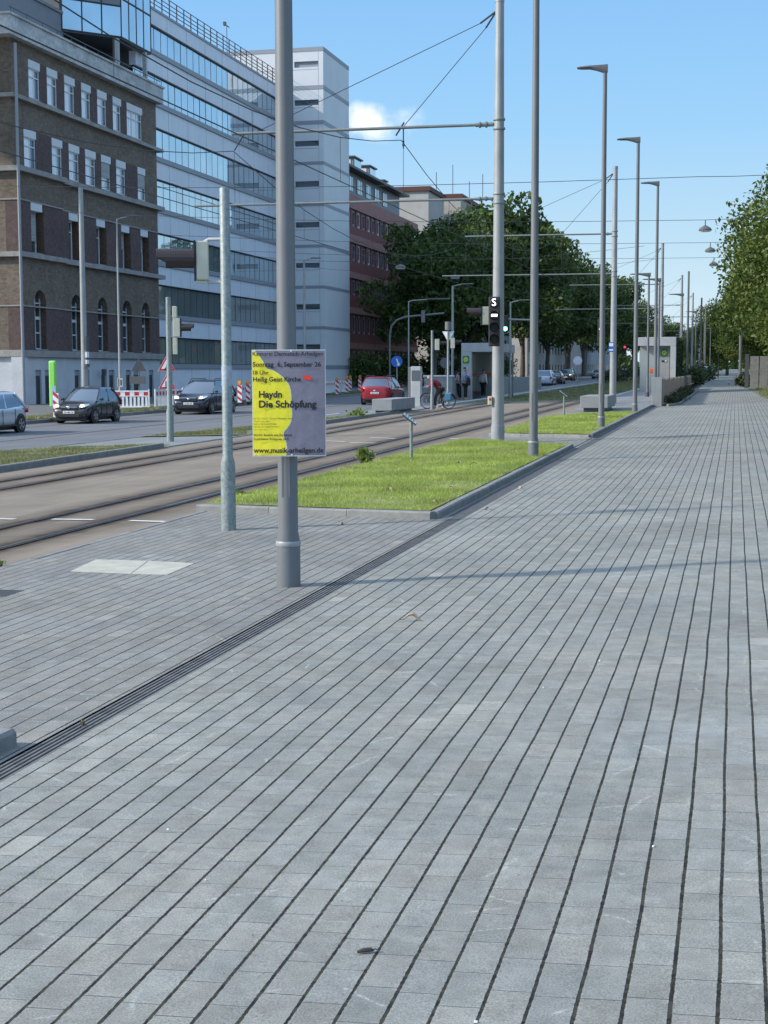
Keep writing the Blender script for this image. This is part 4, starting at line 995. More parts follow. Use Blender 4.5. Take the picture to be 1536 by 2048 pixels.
# ------------------------------------------------------------ concert poster
def poster():
    W,Hh=.590,.853; yaw=rad(14)
    t=thing('concert_poster','yellow and lilac grey concert poster board tied to the lamp post','poster',(-3.484,11.40,1.466),yaw)
    nx,nz=12,2; mb=MB()
    def bow(u): return .012*math.cos(math.pi*(u-.5))-.012
    def P(u,v,d=0): return ((u-.5)*W,-(.012*math.cos(math.pi*(u-.5)))-d,(.5-v)*Hh)
    vs=[];fs=[]
    for j in range(2):
        for i in range(nx+1): vs.append(P(i/nx,j))
    n0=len(vs)
    for j in range(2):
        for i in range(nx+1): x,y,z=P(i/nx,j); vs.append((x,y+.006,z))
    for i in range(nx): fs+= [(i,i+1,i+nx+2,i+nx+1),(n0+i,n0+i+1,n0+i+nx+2,n0+i+nx+1),(i,i+1,n0+i+1,n0+i),(i+nx+1,i+nx+2,n0+i+nx+2,n0+i+nx+1)]
    fs+= [(0,nx+1,n0+nx+1,n0),(nx,2*nx+1,n0+2*nx+1,n0+nx)]
    mb.add(vs,fs); mb.build('board',M['poster_white'],t)
    def region(edge,m,name,d,left=.008):
        # strip between the left edge and a boundary given as (v,u)
        mb=MB()
        N=70; vs=[];
        for j in range(N+1):
            v=.008+(.984)*j/N
            for (a,b) in zip(edge,edge[1:]):
                if a[1]<=v<=b[1]: ur=a[0]+(b[0]-a[0])*(v-a[1])/(b[1]-a[1]+1e-9)
            for k in range(7): u=left+(ur-left)*k/6; vs.append(P(u,v,d))
        mb.add(vs,[(j*7+k,j*7+k+1,(j+1)*7+k+1,(j+1)*7+k) for j in range(N) for k in range(6)])
        mb.build(name,m,t,fix=False)
    full=[(.992,0),(.992,1)]
    region(full,M['poster_grey'],'grey_field',.0006)
    px=[(175,160),(200,225),(240,265),(275,310),(300,350),(330,400),(345,440),(350,470),(430,490),(480,510),(530,540),(580,575),(620,610),(660,650),(690,690),(715,725),(732,765),(748,820),(756,880),(758,940),(757,1000),(752,1070),(763,1140),(770,1200),(768,1250),(755,1320),(740,1365),(715,1405),(680,1450),(640,1495),(625,1530),(628,1570),(645,1610),(660,1650),(672,1690),(680,1750),(685,1810),(672,1860),(655,1905)]
    ed=[((x-130)/1190,(y-170)/1730) for x,y in px]; ed[0]=(ed[0][0],0); ed[-1]=(ed[-1][0],1)
    region([(u+.009,v) for u,v in ed],M['poster_white'],'white_outline',.0010)
    region(ed,M['poster_yellow'],'yellow_field',.0014)
    def line(s,u0,u1,v,bold=.02,h=None):
        text_mesh(s,'lettering',M['ink'],t,bold,(u1-u0)*W,h,((u0-.5)*W,-.0148,(.5-v)*Hh-.0))
    line('Kantorei Darmstadt-Arheilgen',.015,.965,.056,.010)
    line('Sonntag  6. September 26',.015,.94,.158,.024)
    line('18 Uhr',.02,.23,.232,.016); line('Heilig Geist Kirche',.018,.665,.296,.024)
    line('Haydn',.095,.408,.446,.030); line('Die Schöpfung',.095,.875,.540,.030)
    for s,u,v in (('Lea Gerl, Sopran - Christian Rathgeber, Tenor',.55,.650),('Timothy Sharp, Bass',.23,.675),('Kantorei Darmstadt-Arheilgen',.335,.700),('Main-Barockorchester Frankfurt',.365,.727),('Andreas Boltz, Leitung',.20,.752)): line(s,.018,u,v,.0)
    line('Eintritt: Bezahle was Du kannst',.018,.54,.808,.018); line('Empfohlener Richtpreis: 20 €',.018,.495,.846,.018)
    line('www.musik-arheilgen.de',.015,.965,.965,.024)
    mb=MB(); mb.box((0,0,0),(.068,.001,.03)); o=mb.build('sticker',M['sticker'],t); o.location=((.75-.5)*W,-.0125,(.5-.262)*Hh); o.rotation_euler=(0,rad(12),0)
    mb=MB()
    for u,v in ((.535,.012),(.535,.985),(.03,.02),(.03,.985)): x,y,z=P(u,v,.001); mb.box((x,y,z),(.012,.004,.012))
    mb.build('cable_ties',M['white'],t)
poster()
# ------------------------------------------------------------ signals
def hood(mb,x,y,z,r,L,d=(0,-1),n=14,m=0):
    # open half-tube visor pointing along d
    dx,dy=d; px_,py_=-dy,dx; base=len(mb.v)
    for s,l in ((0,L),(1,0)):
        for k in range(n+1):
            t=math.pi*(-.32)+math.pi*1.64*k/n
            ll=l*(1 if .15<k/n<.85 else .75) if s==0 else 0
            for rr in (r,r*.93): mb.v.append((x+dx*ll+px_*math.cos(t)*rr,y+dy*ll+py_*math.cos(t)*rr,z+math.sin(t)*rr))
    m0=2*(n+1)
    for k in range(n):
        for q in (0,1):
            a=base+2*k+q; mb.f.append((a,a+2,a+2+m0,a+m0)); mb.m.append(m)
        a=base+2*k; mb.f.append((a,a+1,a+3,a+2)); mb.m.append(m)
def s_signal(x,y,z,label,s=1.0,cat='tram signal',rz=rad(9)):
    t=thing('tram_signal',label,cat,(x,y,z),rz)
    mb=MB(); mb.box((0,0,0),(.26*s,.16*s,1.14*s)); mb.build('housing',mat('signal_housing_black',(.03,.031,.033),.55,.1),t,bevel=.02*s)
    for k,zz in enumerate((.42,.14,-.13,-.40)):
        mb=MB(); rot=Matrix.Rotation(rad(90),3,'X'); mb.lathe([(.105*s,0),(.105*s,.012),(.09*s,.02)],(0,-.08*s,zz*s),20,rot=rot)
        l=mb.build('lens',M['black'],t)
        if k: 
            mb=MB(); hood(mb,0,-.08*s,zz*s,.115*s,.20*s); mb.build('visor',M['black'],t)
    text_mesh('S','letter',emis('white_signal_light',(1,1,1),1.0),t,.0,None,.17*s,(-.055*s,-.105*s,.36*s))
    mb=MB(); mb.box((0,-.104*s,.14*s),(.135*s,.006,.052*s)); mb.build('light_bar',emis('bright_signal_bar',(1,1,1),2.2),t)
    return t
mat_sigw=None
s_signal(-5.47,34.2,zg(-5.4,34.5)+2.83,'tall black S signal with lit white bar fixed to the near tram mast')
# beige housing beside it with its hood pointing left
def side_signal(name,label,loc,rz,w_,d_,h_,hl,hr,hz=0,hood_only=True):
    t=thing(name,label,'traffic light',loc,rz)
    mb=MB(); mb.box((0,0,0),(d_,w_,h_)); mb.build('housing',M['beige'],t,bevel=.015)
    mb=MB(); mb.box((-d_/2-.012,0,0),(.02,w_*1.04,h_*1.03)); mb.build('backboard',M['black'],t)
    mb=MB(); hood(mb,-d_/2-.02,0,hz,hr,hl,(-1,0)); mb.build('visor',mat('dark_brown_visor',(.035,.025,.024),.5,.1),t)
    return t
side_signal('traffic_light','pale traffic light housing beside the S signal, hood pointing left',(-5.75,34.62,zg(-5.4,34.5)+2.98),rad(14),.17,.16,.42,.34,.10,.08)
mb=MB(); t=thing('push_button_box','small cream push button box low on the near tram mast','box',(-5.60,34.43,zg(-5.4,34.5)+1.0),rad(12)); mb.box((0,0,0),(.1,.1,.2)); mb.build('case',mat('cream_plastic',(.66,.55,.38),.5,.05),t,bevel=.012); mb=MB(); mb.box((0,-.052,.03),(.05,.01,.05)); mb.build('button',M['red'],t)
# galvanised pole with pale signal box
gp_=thing('signal_pole','mottled galvanised signal pole at the corner of the near lawn','pole',(-5.55,15.79,zg(-5.55,15.79)))
mb=MB(); mb.lathe([(.083,-.2),(.083,.70),(.079,.76),(.058,.84),(.056,3.80),(.05,3.81),(.0,3.815)],(0,0,0),26); mb.build('pole',M['galv'],gp_,smooth=True)
mb=MB(); mb.lathe([(.0575,1.62),(.0585,1.63),(.0585,1.84),(.0575,1.85)],(0,0,0),26); mb.build('faded_sticker',mat('faded_sticker_paper',(.34,.38,.42),.7,.2,20),gp_,smooth=True)
for zz,dz in ((3.25,-.1),(2.78,.08)):
    mb=MB(); mb.tube([(-.05,0,zz),(-.19,-.0,zz),(-.235,0,zz-.02 if dz<0 else zz+.02),(-.25,0,zz+dz)],.021,10); mb.build('bracket',M['conlight'],gp_,smooth=True)
t=side_signal('traffic_light','pale grey-green traffic light box with long dark hood pointing left, on the near galvanised pole',(-5.82,15.79,zg(-5.5,15.8)+3.015),rad(20),.15,.14,.43,.42,.112,.02)
mb=MB(); mb.box((-.01,-.0,-.235),(.12,.1,.03)); mb.build('foot_bracket',M['beige'],t)
# small galvanised pole on the median
sp=thing('signal_pole','small galvanised signal pole on the paved refuge beyond the tracks','pole',(-15.17,38.42,zg(-15.17,38.42)))
mb=MB(); mb.lathe([(.10,-.2),(.10,.82),(.075,.94),(.068,3.95),(0,3.96)],(0,0,0),20); mb.build('pole',M['galv'],sp,smooth=True)
t=side_signal('traffic_light','cream traffic light with two dark hoods pointing right, on the small galvanised pole',(-14.93,38.42,zg(-15,38)+3.12),rad(194),.19,.20,.5,.34,.11,0)
mb=MB(); mb.box((.05,0,.42),(.12,.16,.32)); mb.box((.05,0,-.5),(.12,.14,.46)); mb.build('button_housing',M['beige'],t,bevel=.012)
# S signal by the second mast
s_signal(-5.52,62.6,zg(-5.5,62)+3.15,'second black S signal on its own slim pole beside the second tram mast',.98)
t=thing('signal_pole','slim pole under the second S signal','pole',(-5.52,62.75,zg(-5.5,62.7))); pole_mb(3.9,.055,.05,(.08,.9),12).build('pole',M['steel'],t,smooth=True)
t=thing('mast_sign','small blue and white sign plate on the second tram mast','sign',(-5.22,64.32,zg(-5.2,64)+2.55),rad(5)); mb=MB(); mb.box((0,0,0),(.2,.03,.42)); mb.build('plate',M['blue'],t); mb=MB(); mb.box((0,-.018,.1),(.17,.008,.13)); mb.box((0,-.018,-.12),(.17,.008,.06)); mb.build('white_field',M['white'],t)
# green light on a cantilever behind the mast
t=thing('traffic_light','traffic light showing green on a mast arm behind the near tram mast','traffic light',(-13.37,87.8,4.25)); mb=MB(); mb.box((0,0,.25),(.32,.2,1.0)); mb.build('housing',M['black'],t,bevel=.03); mb=MB(); mb.lathe([(.12,0),(.12,.02)],(0,-.1,-.05),16,rot=Matrix.Rotation(rad(90),3,'X')); mb.build('green_light',emis('green_light',(.1,1,.75),5),t)
t=thing('signal_gantry','thin mast arm carrying the green traffic light over the road','pole',(-11.6,88,zg(-11.6,88))); mb=MB(); mb.tube([(0,0,-.2),(0,0,4.2),(-.1,0,4.5),(-.3,0,4.6),(-1.7,0,4.65)],.05,8); mb.build('pole',M['mast'],t,smooth=True)
t=thing('traffic_light','distant traffic light showing red above the far road','traffic light',(-13.7,190,4.6)); mb=MB(); mb.box((0,0,-.3),(.36,.2,1.1)); mb.build('housing',M['black'],t); mb=MB(); mb.lathe([(.13,0),(.13,.02)],(0,-.1,.05),16,rot=Matrix.Rotation(rad(90),3,'X')); mb.build('red_light',emis('red_light',(1,.03,.05),1.5),t); mb=MB(); hood(mb,0,-.1,.05,.15,.4); mb.build('visor',M['black'],t)
t=thing('signal_gantry','thin mast arm carrying the distant red light','pole',(-12.6,190,zg(-12.6,190))); mb=MB(); mb.tube([(0,0,0),(0,0,4.3),(-1.2,0,4.4)],.05,6); mb.build('pole',M['dark'],t)
# curved mast arm by the red building with small signal
t=thing('signal_gantry','curved grey mast arm reaching right in front of the red building','pole',(-21.4,92,zg(-21,92)-.1)); mb=MB(); mb.tube([(0,0,0),(0,0,4.1),(.1,0,4.7),(.45,0,5.1),(1.0,0,5.3),(3.5,0,5.5)],.06,8); mb.build('pole',M['steel'],t,smooth=True)
t=thing('traffic_light','small traffic light seen from behind, hung on the curved mast arm','traffic light',(-19.2,91.8,zg(-21,92)+5.2)); mb=MB(); mb.box((0,0,0),(.22,.2,.75)); mb.build('housing',M['steel'],t,bevel=.02)
for x,y,h,bz,lb,lb2 in ((-13.55,66.8,3.6,2.95,'galvanised pole in front of the cyclist','narrow traffic light on the galvanised pole in front of the cyclist'),(-13.9,72.5,4.1,3.1,'pole with round top in front of the grey wall','narrow traffic light on the pole with the round top')):
    t=thing('signal_pole',lb,'pole',(x,y,zg(x,y))); pole_mb(h,.06,.055,(.085,.7),12).build('pole',M['galv'],t,smooth=True)
    if y>70:
        mb=MB(); mb.lathe([(.16,h-.35),(.16,h+.05),(0,h+.06)],(0,0,0),16); mb.build('top_drum',M['steel'],t,smooth=True)
        mb=MB(); mb.add([(-.3,.02,h-.42),(.3,.02,h-.42),(0,.02,h-.95),(-.3,.05,h-.42),(.3,.05,h-.42),(0,.05,h-.95)],[(0,1,2),(3,4,5),(0,1,4,3),(1,2,5,4),(2,0,3,5)]); mb.build('yield_plate',M['white'],t)
    t=thing('traffic_light',lb2,'traffic light',(x+.23,y,zg(x,y)+bz),rad(194)); mb=MB(); mb.box((0,0,0),(.2,.2,.5)); mb.build('housing',M['beige'],t,bevel=.01); mb=MB(); hood(mb,-.1,0,.05,.1,.35,(-1,0)); mb.build('visor',M['black'],t)
def round_sign(x,y,z,r,m,label,arrow=True):
    t=thing('road_sign',label,'road sign',(x,y,zg(x,y)-.1)); mb=MB(); mb.tube([(0,0,0),(0,0,z)],.035,8); mb.build('post',M['mast'],t)
    mb=MB(); mb.lathe([(r,0),(r,.03)],(0,-.05,z-r*.2),24,rot=Matrix.Rotation(rad(90),3,'X')); d=mb.build('disc',m,t)
    if arrow:
        mb=MB(); mb.prism([(-.05,-.084,z+.12),(.05,-.084,z+.06),(.13,-.084,z-.18),(.2,-.084,z-.12),(.16,-.084,z-.34),(-.02,-.084,z-.26),(.06,-.084,z-.2)],(0,-.004,0)); mb.build('arrow',M['white'],t)
round_sign(-19.8,87,2.55,.34,M['blue'],'round blue keep-right sign behind the red car')
round_sign(-17.8,92,2.4,.33,M['steel'],'round sign seen from behind near the grey wall',False)
round_sign(-15.5,150,2.6,.45,M['white'],'round speed sign under the trees beside the parked cars',False)
# lawn info boards
def info(x,y,label,h=.72):
    t=thing('info_board',label,'info board',(x,y,zg(x,y)+.05),rad(12)); mb=MB(); mb.tube([(0,0,-.1),(0,0,h)],.03,12); mb.build('post',M['galv'],t,smooth=True)
    mb=MB(); mb.box((0,0,0),(.32,.24,.03),0,0,Matrix.Rotation(rad(38),3,'Y')@Matrix.Rotation(rad(8),3,'X')); o=mb.build('panel',M['dark'],t,bevel=.004); o.location=(-.03,0,h+.07)
    mb=MB(); mb.box((0,0,.018),(.30,.22,.004),0,0); o2=mb.build('sheet',M['white'],t); o2.location=(-.03,0,h+.07); o2.rotation_euler=(rad(8),rad(38),0)
    mb=MB()
    for i in range(4): mb.box((-.1+.06*i,.0,.0215),(.03,.16,.002))
    o3=mb.build('print',mat('teal_print',(.08,.25,.30),.5,.1),t); o3.location=(-.03,0,h+.07); o3.rotation_euler=(rad(8),rad(38),0)
info(-5.94,27.3,'tilted white plant info board on a short post in the near lawn'); info(-5.62,50.1,'dark tilted info board on a short post in the second lawn')
# green totem
t=thing('totem','tall lime green advertising totem before the brick building','totem',(-36.9,76,-.35),rad(0)); mb=MB(); mb.box((0,0,1.35),(.44,.2,2.7)); mb.build('body',M['green'],t,bevel=.1); mb=MB(); mb.box((.1,-.12,.75),(.24,.02,1.1)); mb.build('blue_panel',mat('pale_blue_panel',(.28,.42,.55),.5,.05),t)
t=thing('wall_lamp','small dark wall fitting on the plaster ground floor','wall lamp',(-39.6,89.0,1.7)); mb=MB(); mb.box((0,0,0),(.2,.3,.4)); mb.tube([(0,0,-.2),(0,0,-1.2)],.03,5); mb.build('body',M['dark'],t)
# barriers and construction beacons
def barrier_proto():
    t=thing('construction_barrier','','barrier',(0,0,0),0,'red and white construction barriers along the building'); W=2.0
    mb=MB(); mb.bx(-W/2,W/2,-.03,.03,.05,.12); mb.bx(-W/2,W/2,-.03,.03,.62,.66); mb.bx(-W/2,W/2,-.03,.03,.86,.93); mb.bx(-W/2,-W/2+.06,-.03,.03,.12,1.0); mb.bx(W/2-.06,W/2,-.03,.03,.12,1.0)
    for k in range(9): x=-W/2+.06+(k+.5)*(W-.12)/9; mb.bx(x-.055,x+.055,-.012,.012,.12,.62)
    mb.build('frame',M['white'],t)
    mb=MB(); mb.bx(-W/2+.06,W/2-.06,-.015,.015,.66,.86); mb.build('board',M['white'],t)
    mb=MB()
    for k in range(4): x=-W/2+.2+k*.5; mb.bx(x,x+.25,-.02,.02,.665,.855)
    mb.build('red_blocks',M['red'],t)
    mb=MB()
    for x in(-W/2+.2,W/2-.2): mb.bx(x-.1,x+.1,-.35,.35,0,.06)
    mb.build('feet',M['black'],t); return t
bp=barrier_proto(); first=True
BX=-29.6
ys=[73.6+2.1*k for k in range(20)]
for i,y in enumerate(ys):
    o=bp if i==0 else dup(bp,(0,0,0))
    xx=BX-.03*i+rnd.uniform(-.08,.08); 
    o.location=(xx,y,zg(xx,y)-.02); o.rotation_euler=(0,0,rad(90)+rnd.uniform(-.08,.08)); o['label']='red and white plastic construction barrier in the row along the building'
o=dup(bp,(BX-1.2,72.5,zg(BX,72)-.02),rad(8),'construction barrier standing crosswise at the near end of the barrier row')
def beacon(x,y,label,lampz=True,s=1.0):
    t=thing('warning_beacon',label,'beacon',(x,y,zg(x,y)-.05),0,'red and white warning beacons'); mb=MB(); mb.box((0,0,.62),(.25,.04,1.0)); mb.build('board',M['white'],t)
    for k in range(3):
        z=.22+k*.36; mb=MB(); mb.prism([(-.124,-.022,z+.12),(-.124,-.022,z+.28),(.124,-.022,z+.08),(.124,-.022,z-.08)],(0,-.006,0)); mb.build('stripe',M['red'],t)
    mb=MB(); mb.box((0,0,.05),(.4,.5,.1)); mb.build('foot',M['black'],t,bevel=.02)
    if lampz: mb=MB(); mb.lathe([(.1,0),(.1,.1)],(0,.05,1.27),16,rot=Matrix.Rotation(rad(90),3,'X')); mb.box((0,0,1.15),(.1,.08,.1)); mb.build('lamp',M['yellowlamp'],t)
    t.scale=(s,s,s); return t
beacon(-27.75,57.4,'red and white striped beacon behind the front of the anthracite car',False,1.0)
beacon(-28.03,83.5,'striped beacon with amber lamp just right of the near galvanised pole'); beacon(-27.8,81.3,'striped beacon with amber lamp behind the navy van roof')
beacon(-28.25,104.5,'striped beacon with amber lamp right of the poster'); beacon(-30.8,118,'striped beacon with amber lamp left of the red car'); beacon(-30.75,121,'striped beacon with amber lamp close to the red car roof'); beacon(-29.5,112,'striped beacon with amber lamp at the kink of the barrier row')
# warning triangles
def tri(x,y,z0,s,label,back=False,two=True):
    t=thing('warning_sign',label,'road sign',(x,y,zg(x,y)-.05),rad(10)); mb=MB(); mb.tube([(0,0,0),(0,0,z0+.2)],.03,8); mb.build('post',M['steel'],t)
    for k,zz in enumerate((z0,z0-s*1.05) if two else (z0,)):
        def T(sc,yy,m,nm):
            h=s*.87*sc; c=zz+ s*.87*.38; mb=MB(); mb.prism([(-s*sc/2,yy,c-h*.38),(s*sc/2,yy,c-h*.38),(0,yy,c+h*.62)],(0,-.006,0)); return mb.build(nm,m,t)
        if back: T(1,-.03,M['dark'],'plate'); continue
        T(1.06,-.028,M['white'],'plate'); T(1,-.036,M['red'],'red_border'); T(.66,-.044,M['white'],'white_field')
        if k==0:
            mb=MB(); mb.tube([(-.12,-.06,zz+.05),(-.03,-.06,zz+.17),(.02,-.06,zz+.33)],.025,6); mb.tube([(.06,-.06,zz+.05),(-.03,-.06,zz+.17)],.025,6); mb.tube([(.02,-.06,zz+.33),(.13,-.06,zz+.12)],.018,6); mb.lathe([(.035,0),(.035,.01)],(.03,-.06,zz+.4),10,rot=Matrix.Rotation(rad(90),3,'X')); mb.add([(.06,-.062,zz+.04),(.22,-.062,zz+.04),(.14,-.062,zz+.14)],[(0,1,2)]); mb.build('digging_figure',M['black'],t)
        else:
            mb=MB(); mb.tube([(-.07,-.06,zz+.05),(-.07,-.06,zz+.4)],.02,6); mb.tube([(.08,-.06,zz+.05),(.02,-.06,zz+.4)],.02,6); mb.build('road_symbol',M['black'],t)
tri(-28.95,73,1.98,.9,'two stacked red warning triangles before the barrier, behind the small galvanised pole')
tri(-32.4,77.5,1.95,.85,'dark warning triangle seen from behind with a small board below it',True,False)
t=thing('sign_board','small dark board under the back-facing triangle','sign',(-32.45,77.4,zg(-32,77)+1.4)); mb=MB(); mb.box((0,0,0),(.95,.03,.42)); mb.build('board',M['dark'],t)
t=thing('notice_plate','small yellow and white plate on the thin road lamp before the brick building','sign',(-32.18,74.35,zg(-31,74)+1.3)); mb=MB(); mb.box((0,0,0),(.3,.02,.48)); mb.build('plate',M['conlight'],t); mb=MB(); mb.box((-.07,-.012,0),(.05,.006,.42)); mb.box((.06,-.012,.0),(.08,.006,.3),rad(0)); mb.build('black_bars',M['black'],t)
# concrete bench blocks
def bench(p0,w_,L,h,label):
    t=thing('concrete_bench',label,'bench',(p0[0],p0[1],zg(*p0)+.0)); mb=MB(); mb.bx(-w_,0,0,L,.14,h); mb.build('block',M['con'],t,bevel=.012); mb=MB(); mb.bx(-w_+.12,-.12,.12,L-.12,-.1,.14); mb.build('plinth',M['dark'],t)
bench((-13.95,60.3),.85,4.6,.62,'long low concrete bench block on the median before the red car')
bench((-4.75,57.2),1.05,3.6,.6,'low concrete bench block beyond the second lawn, left of the lamp post')
# ------------------------------------------------------------ shelters and walls
def shelter(x0,x1,y0,L,h,label,side):
    """portal frame facing the viewer, roof running back along the track"""
    t=thing('tram_shelter',label,'shelter',(x0,y0,zg(x0,y0)+(.12 if side>0 else 0))); W=x1-x0
    mb=MB(); mb.bx(0,W,0,L,h-.52,h); mb.build('roof',M['conlight'],t,bevel=.02)
    if side<0:
        mb=MB(); mb.bx(0,.62,0,.3,-.3,h-.52); mb.build('end_wall',M['conlight'],t,bevel=.015)
        mb=MB(); mb.bx(.05,.12,.3,L-.1,-.1,h-.52); mb.build('back_glass',M['shelterglass'],t)
        mb=MB(); mb.bx(.12,W-.2,L*.5,L*.5+.06,.1,h-.55); mb.build('cross_glass',M['shelterglass'],t)
        mb=MB(); mb.bx(.13,.15,.6,L-.4,1.38,1.62); mb.bx(.7,W-.9,L*.5-.02,L*.5-.005,1.38,1.6); mb.build('orange_strip',M['orange'],t)
        mb=MB(); mb.bx(.2,.65,1,L-1,.42,.47); mb.tube([(.4,1.2,0),(.4,1.2,.42)],.03,6); mb.tube([(.4,L-1.2,0),(.4,L-1.2,.42)],.03,6); mb.build('seat',M['dark'],t)
        mb=MB(); mb.bx(W-.14,W-.04,L-.3,L-.2,-.1,h-.52); mb.build('rear_post',M['mast'],t)
        sx=.28; sy=-.01
    else:
        mb=MB(); mb.bx(W-.32,W,0,L,-.2,h-.52); mb.build('side_wall',M['conlight'],t,bevel=.015)
        mb=MB(); mb.bx(.1,W-.32,.5,.56,-.1,h-.52); mb.build('front_glass',M['shelterglass'],t)
        mb=MB(); mb.bx(W-1.55,W-.38,.47,.49,1.2,1.42); mb.build('orange_strip',M['orange'],t)
        mb=MB(); mb.bx(W-1.0,W-.42,.46,.49,-.1,2.75); mb.build('info_column',M['con'],t)
        mb=MB()
        r=np.random.default_rng(5); n=3500; P=np.c_[np.full(n,W+.03)+r.uniform(-.02,.14,n),r.uniform(.3,L,n),r.uniform(-.1,h+.05,n)]; leafmesh('climber',P,.09,M['leafdark'],t,3)
        sx=W-.71; sy=.45
    mb=MB(); mb.box((sx,sy-.01,2.38),(.36,.03,.44)); mb.build('stop_sign',M['signgreen'],t)
    mb=MB(); mb.lathe([(.13,0),(.13,.012)],(sx,sy-.03,2.38),20,rot=Matrix.Rotation(rad(90),3,'X')); mb.build('yellow_disc',M['signyellow'],t)
    text_mesh('H','letter',M['signgreen'],t,.03,None,.15,(sx-.06,sy-.046,2.305))
    mb=MB(); mb.box((sx,sy-.01,1.88),(.3,.02,.09)); mb.build('line_display',M['black'],t); mb=MB(); mb.box((sx+.09,sy-.024,1.88),(.1,.01,.07)); mb.build('display_field',M['white'],t)
    return t
s1=shelter(-15.85,-13.75,86.8,7.5,3.35,'grey concrete bus and tram shelter with green H sign and waiting people',-1)
mb=MB(); mb.box((.33,-.01,1.15),(.38,.02,.5)); mb.build('blue_notice',M['blue'],s1)
shelter(-5.75,-3.5,90.5,7,3.3,'second tram shelter on the path side platform with climbing plants on its side',1)
def wallthing(name,label,x0,x1,y0,y1,h,m,cap=None,dz=0):
    t=thing(name,label,'wall',(x0,y0,zg(x0,y0)+dz)); mb=MB(); mb.bx(0,x1-x0,0,y1-y0,-.4,h); mb.build('body',m,t,bevel=.015)
    if cap: mb=MB(); mb.bx(-.06,x1-x0+.06,-.06,y1-y0+.06,h,h+.07); mb.build('rail',cap,t)
    return t
wt=wallthing('platform_wall','concrete end of the low platform wall with weathered wooden slats behind',-3.42,-3.0,63.2,63.5,1.22,M['con'])
mb=MB()
for k in range(150): mb.bx(.25,.42,.35+k*.28,.35+k*.28+.2,-.1,1.12+.04*math.sin(k*.35))
mb.build('slats',M['rustwood'],wt)
wallthing('platform_wall','grey wall with white top rail beside the dark waste bin and round-topped pole',-17.6,-15.95,84.5,84.8,1.45,M['con'],M['white'])
wallthing('platform_wall','long grey platform wall running behind the bus shelter',-16.15,-15.95,84.9,125,1.25,M['con'])
t=thing('waste_bin','small grey waste bin left of the bus shelter','bin',(-16.6,80.5,zg(-16.6,80))); mb=MB(); mb.lathe([(.2,0),(.22,.05),(.22,.85),(.2,.9)],(0,0,0),16); mb.build('body',M['steel'],t,smooth=True); mb=MB(); mb.lathe([(.235,.82),(.235,.9),(.1,.96)],(0,0,0),16); mb.build('lid',M['mast'],t,smooth=True)
t=thing('ticket_column','tall light grey ticket column left of the cyclist','ticket machine',(-15.5,72.5,zg(-15.5,72.5))); mb=MB(); mb.box((0,0,.95),(.5,.4,2.1)); mb.build('body',M['conlight'],t,bevel=.03); mb=MB(); mb.box((0,-.21,1.55),(.42,.03,.5)); mb.build('screen',M['window_glass'],t); mb=MB(); mb.box((-.36,.3,.95),(.22,.3,2.05)); mb.build('side_cabinet',M['steel'],t,bevel=.02)
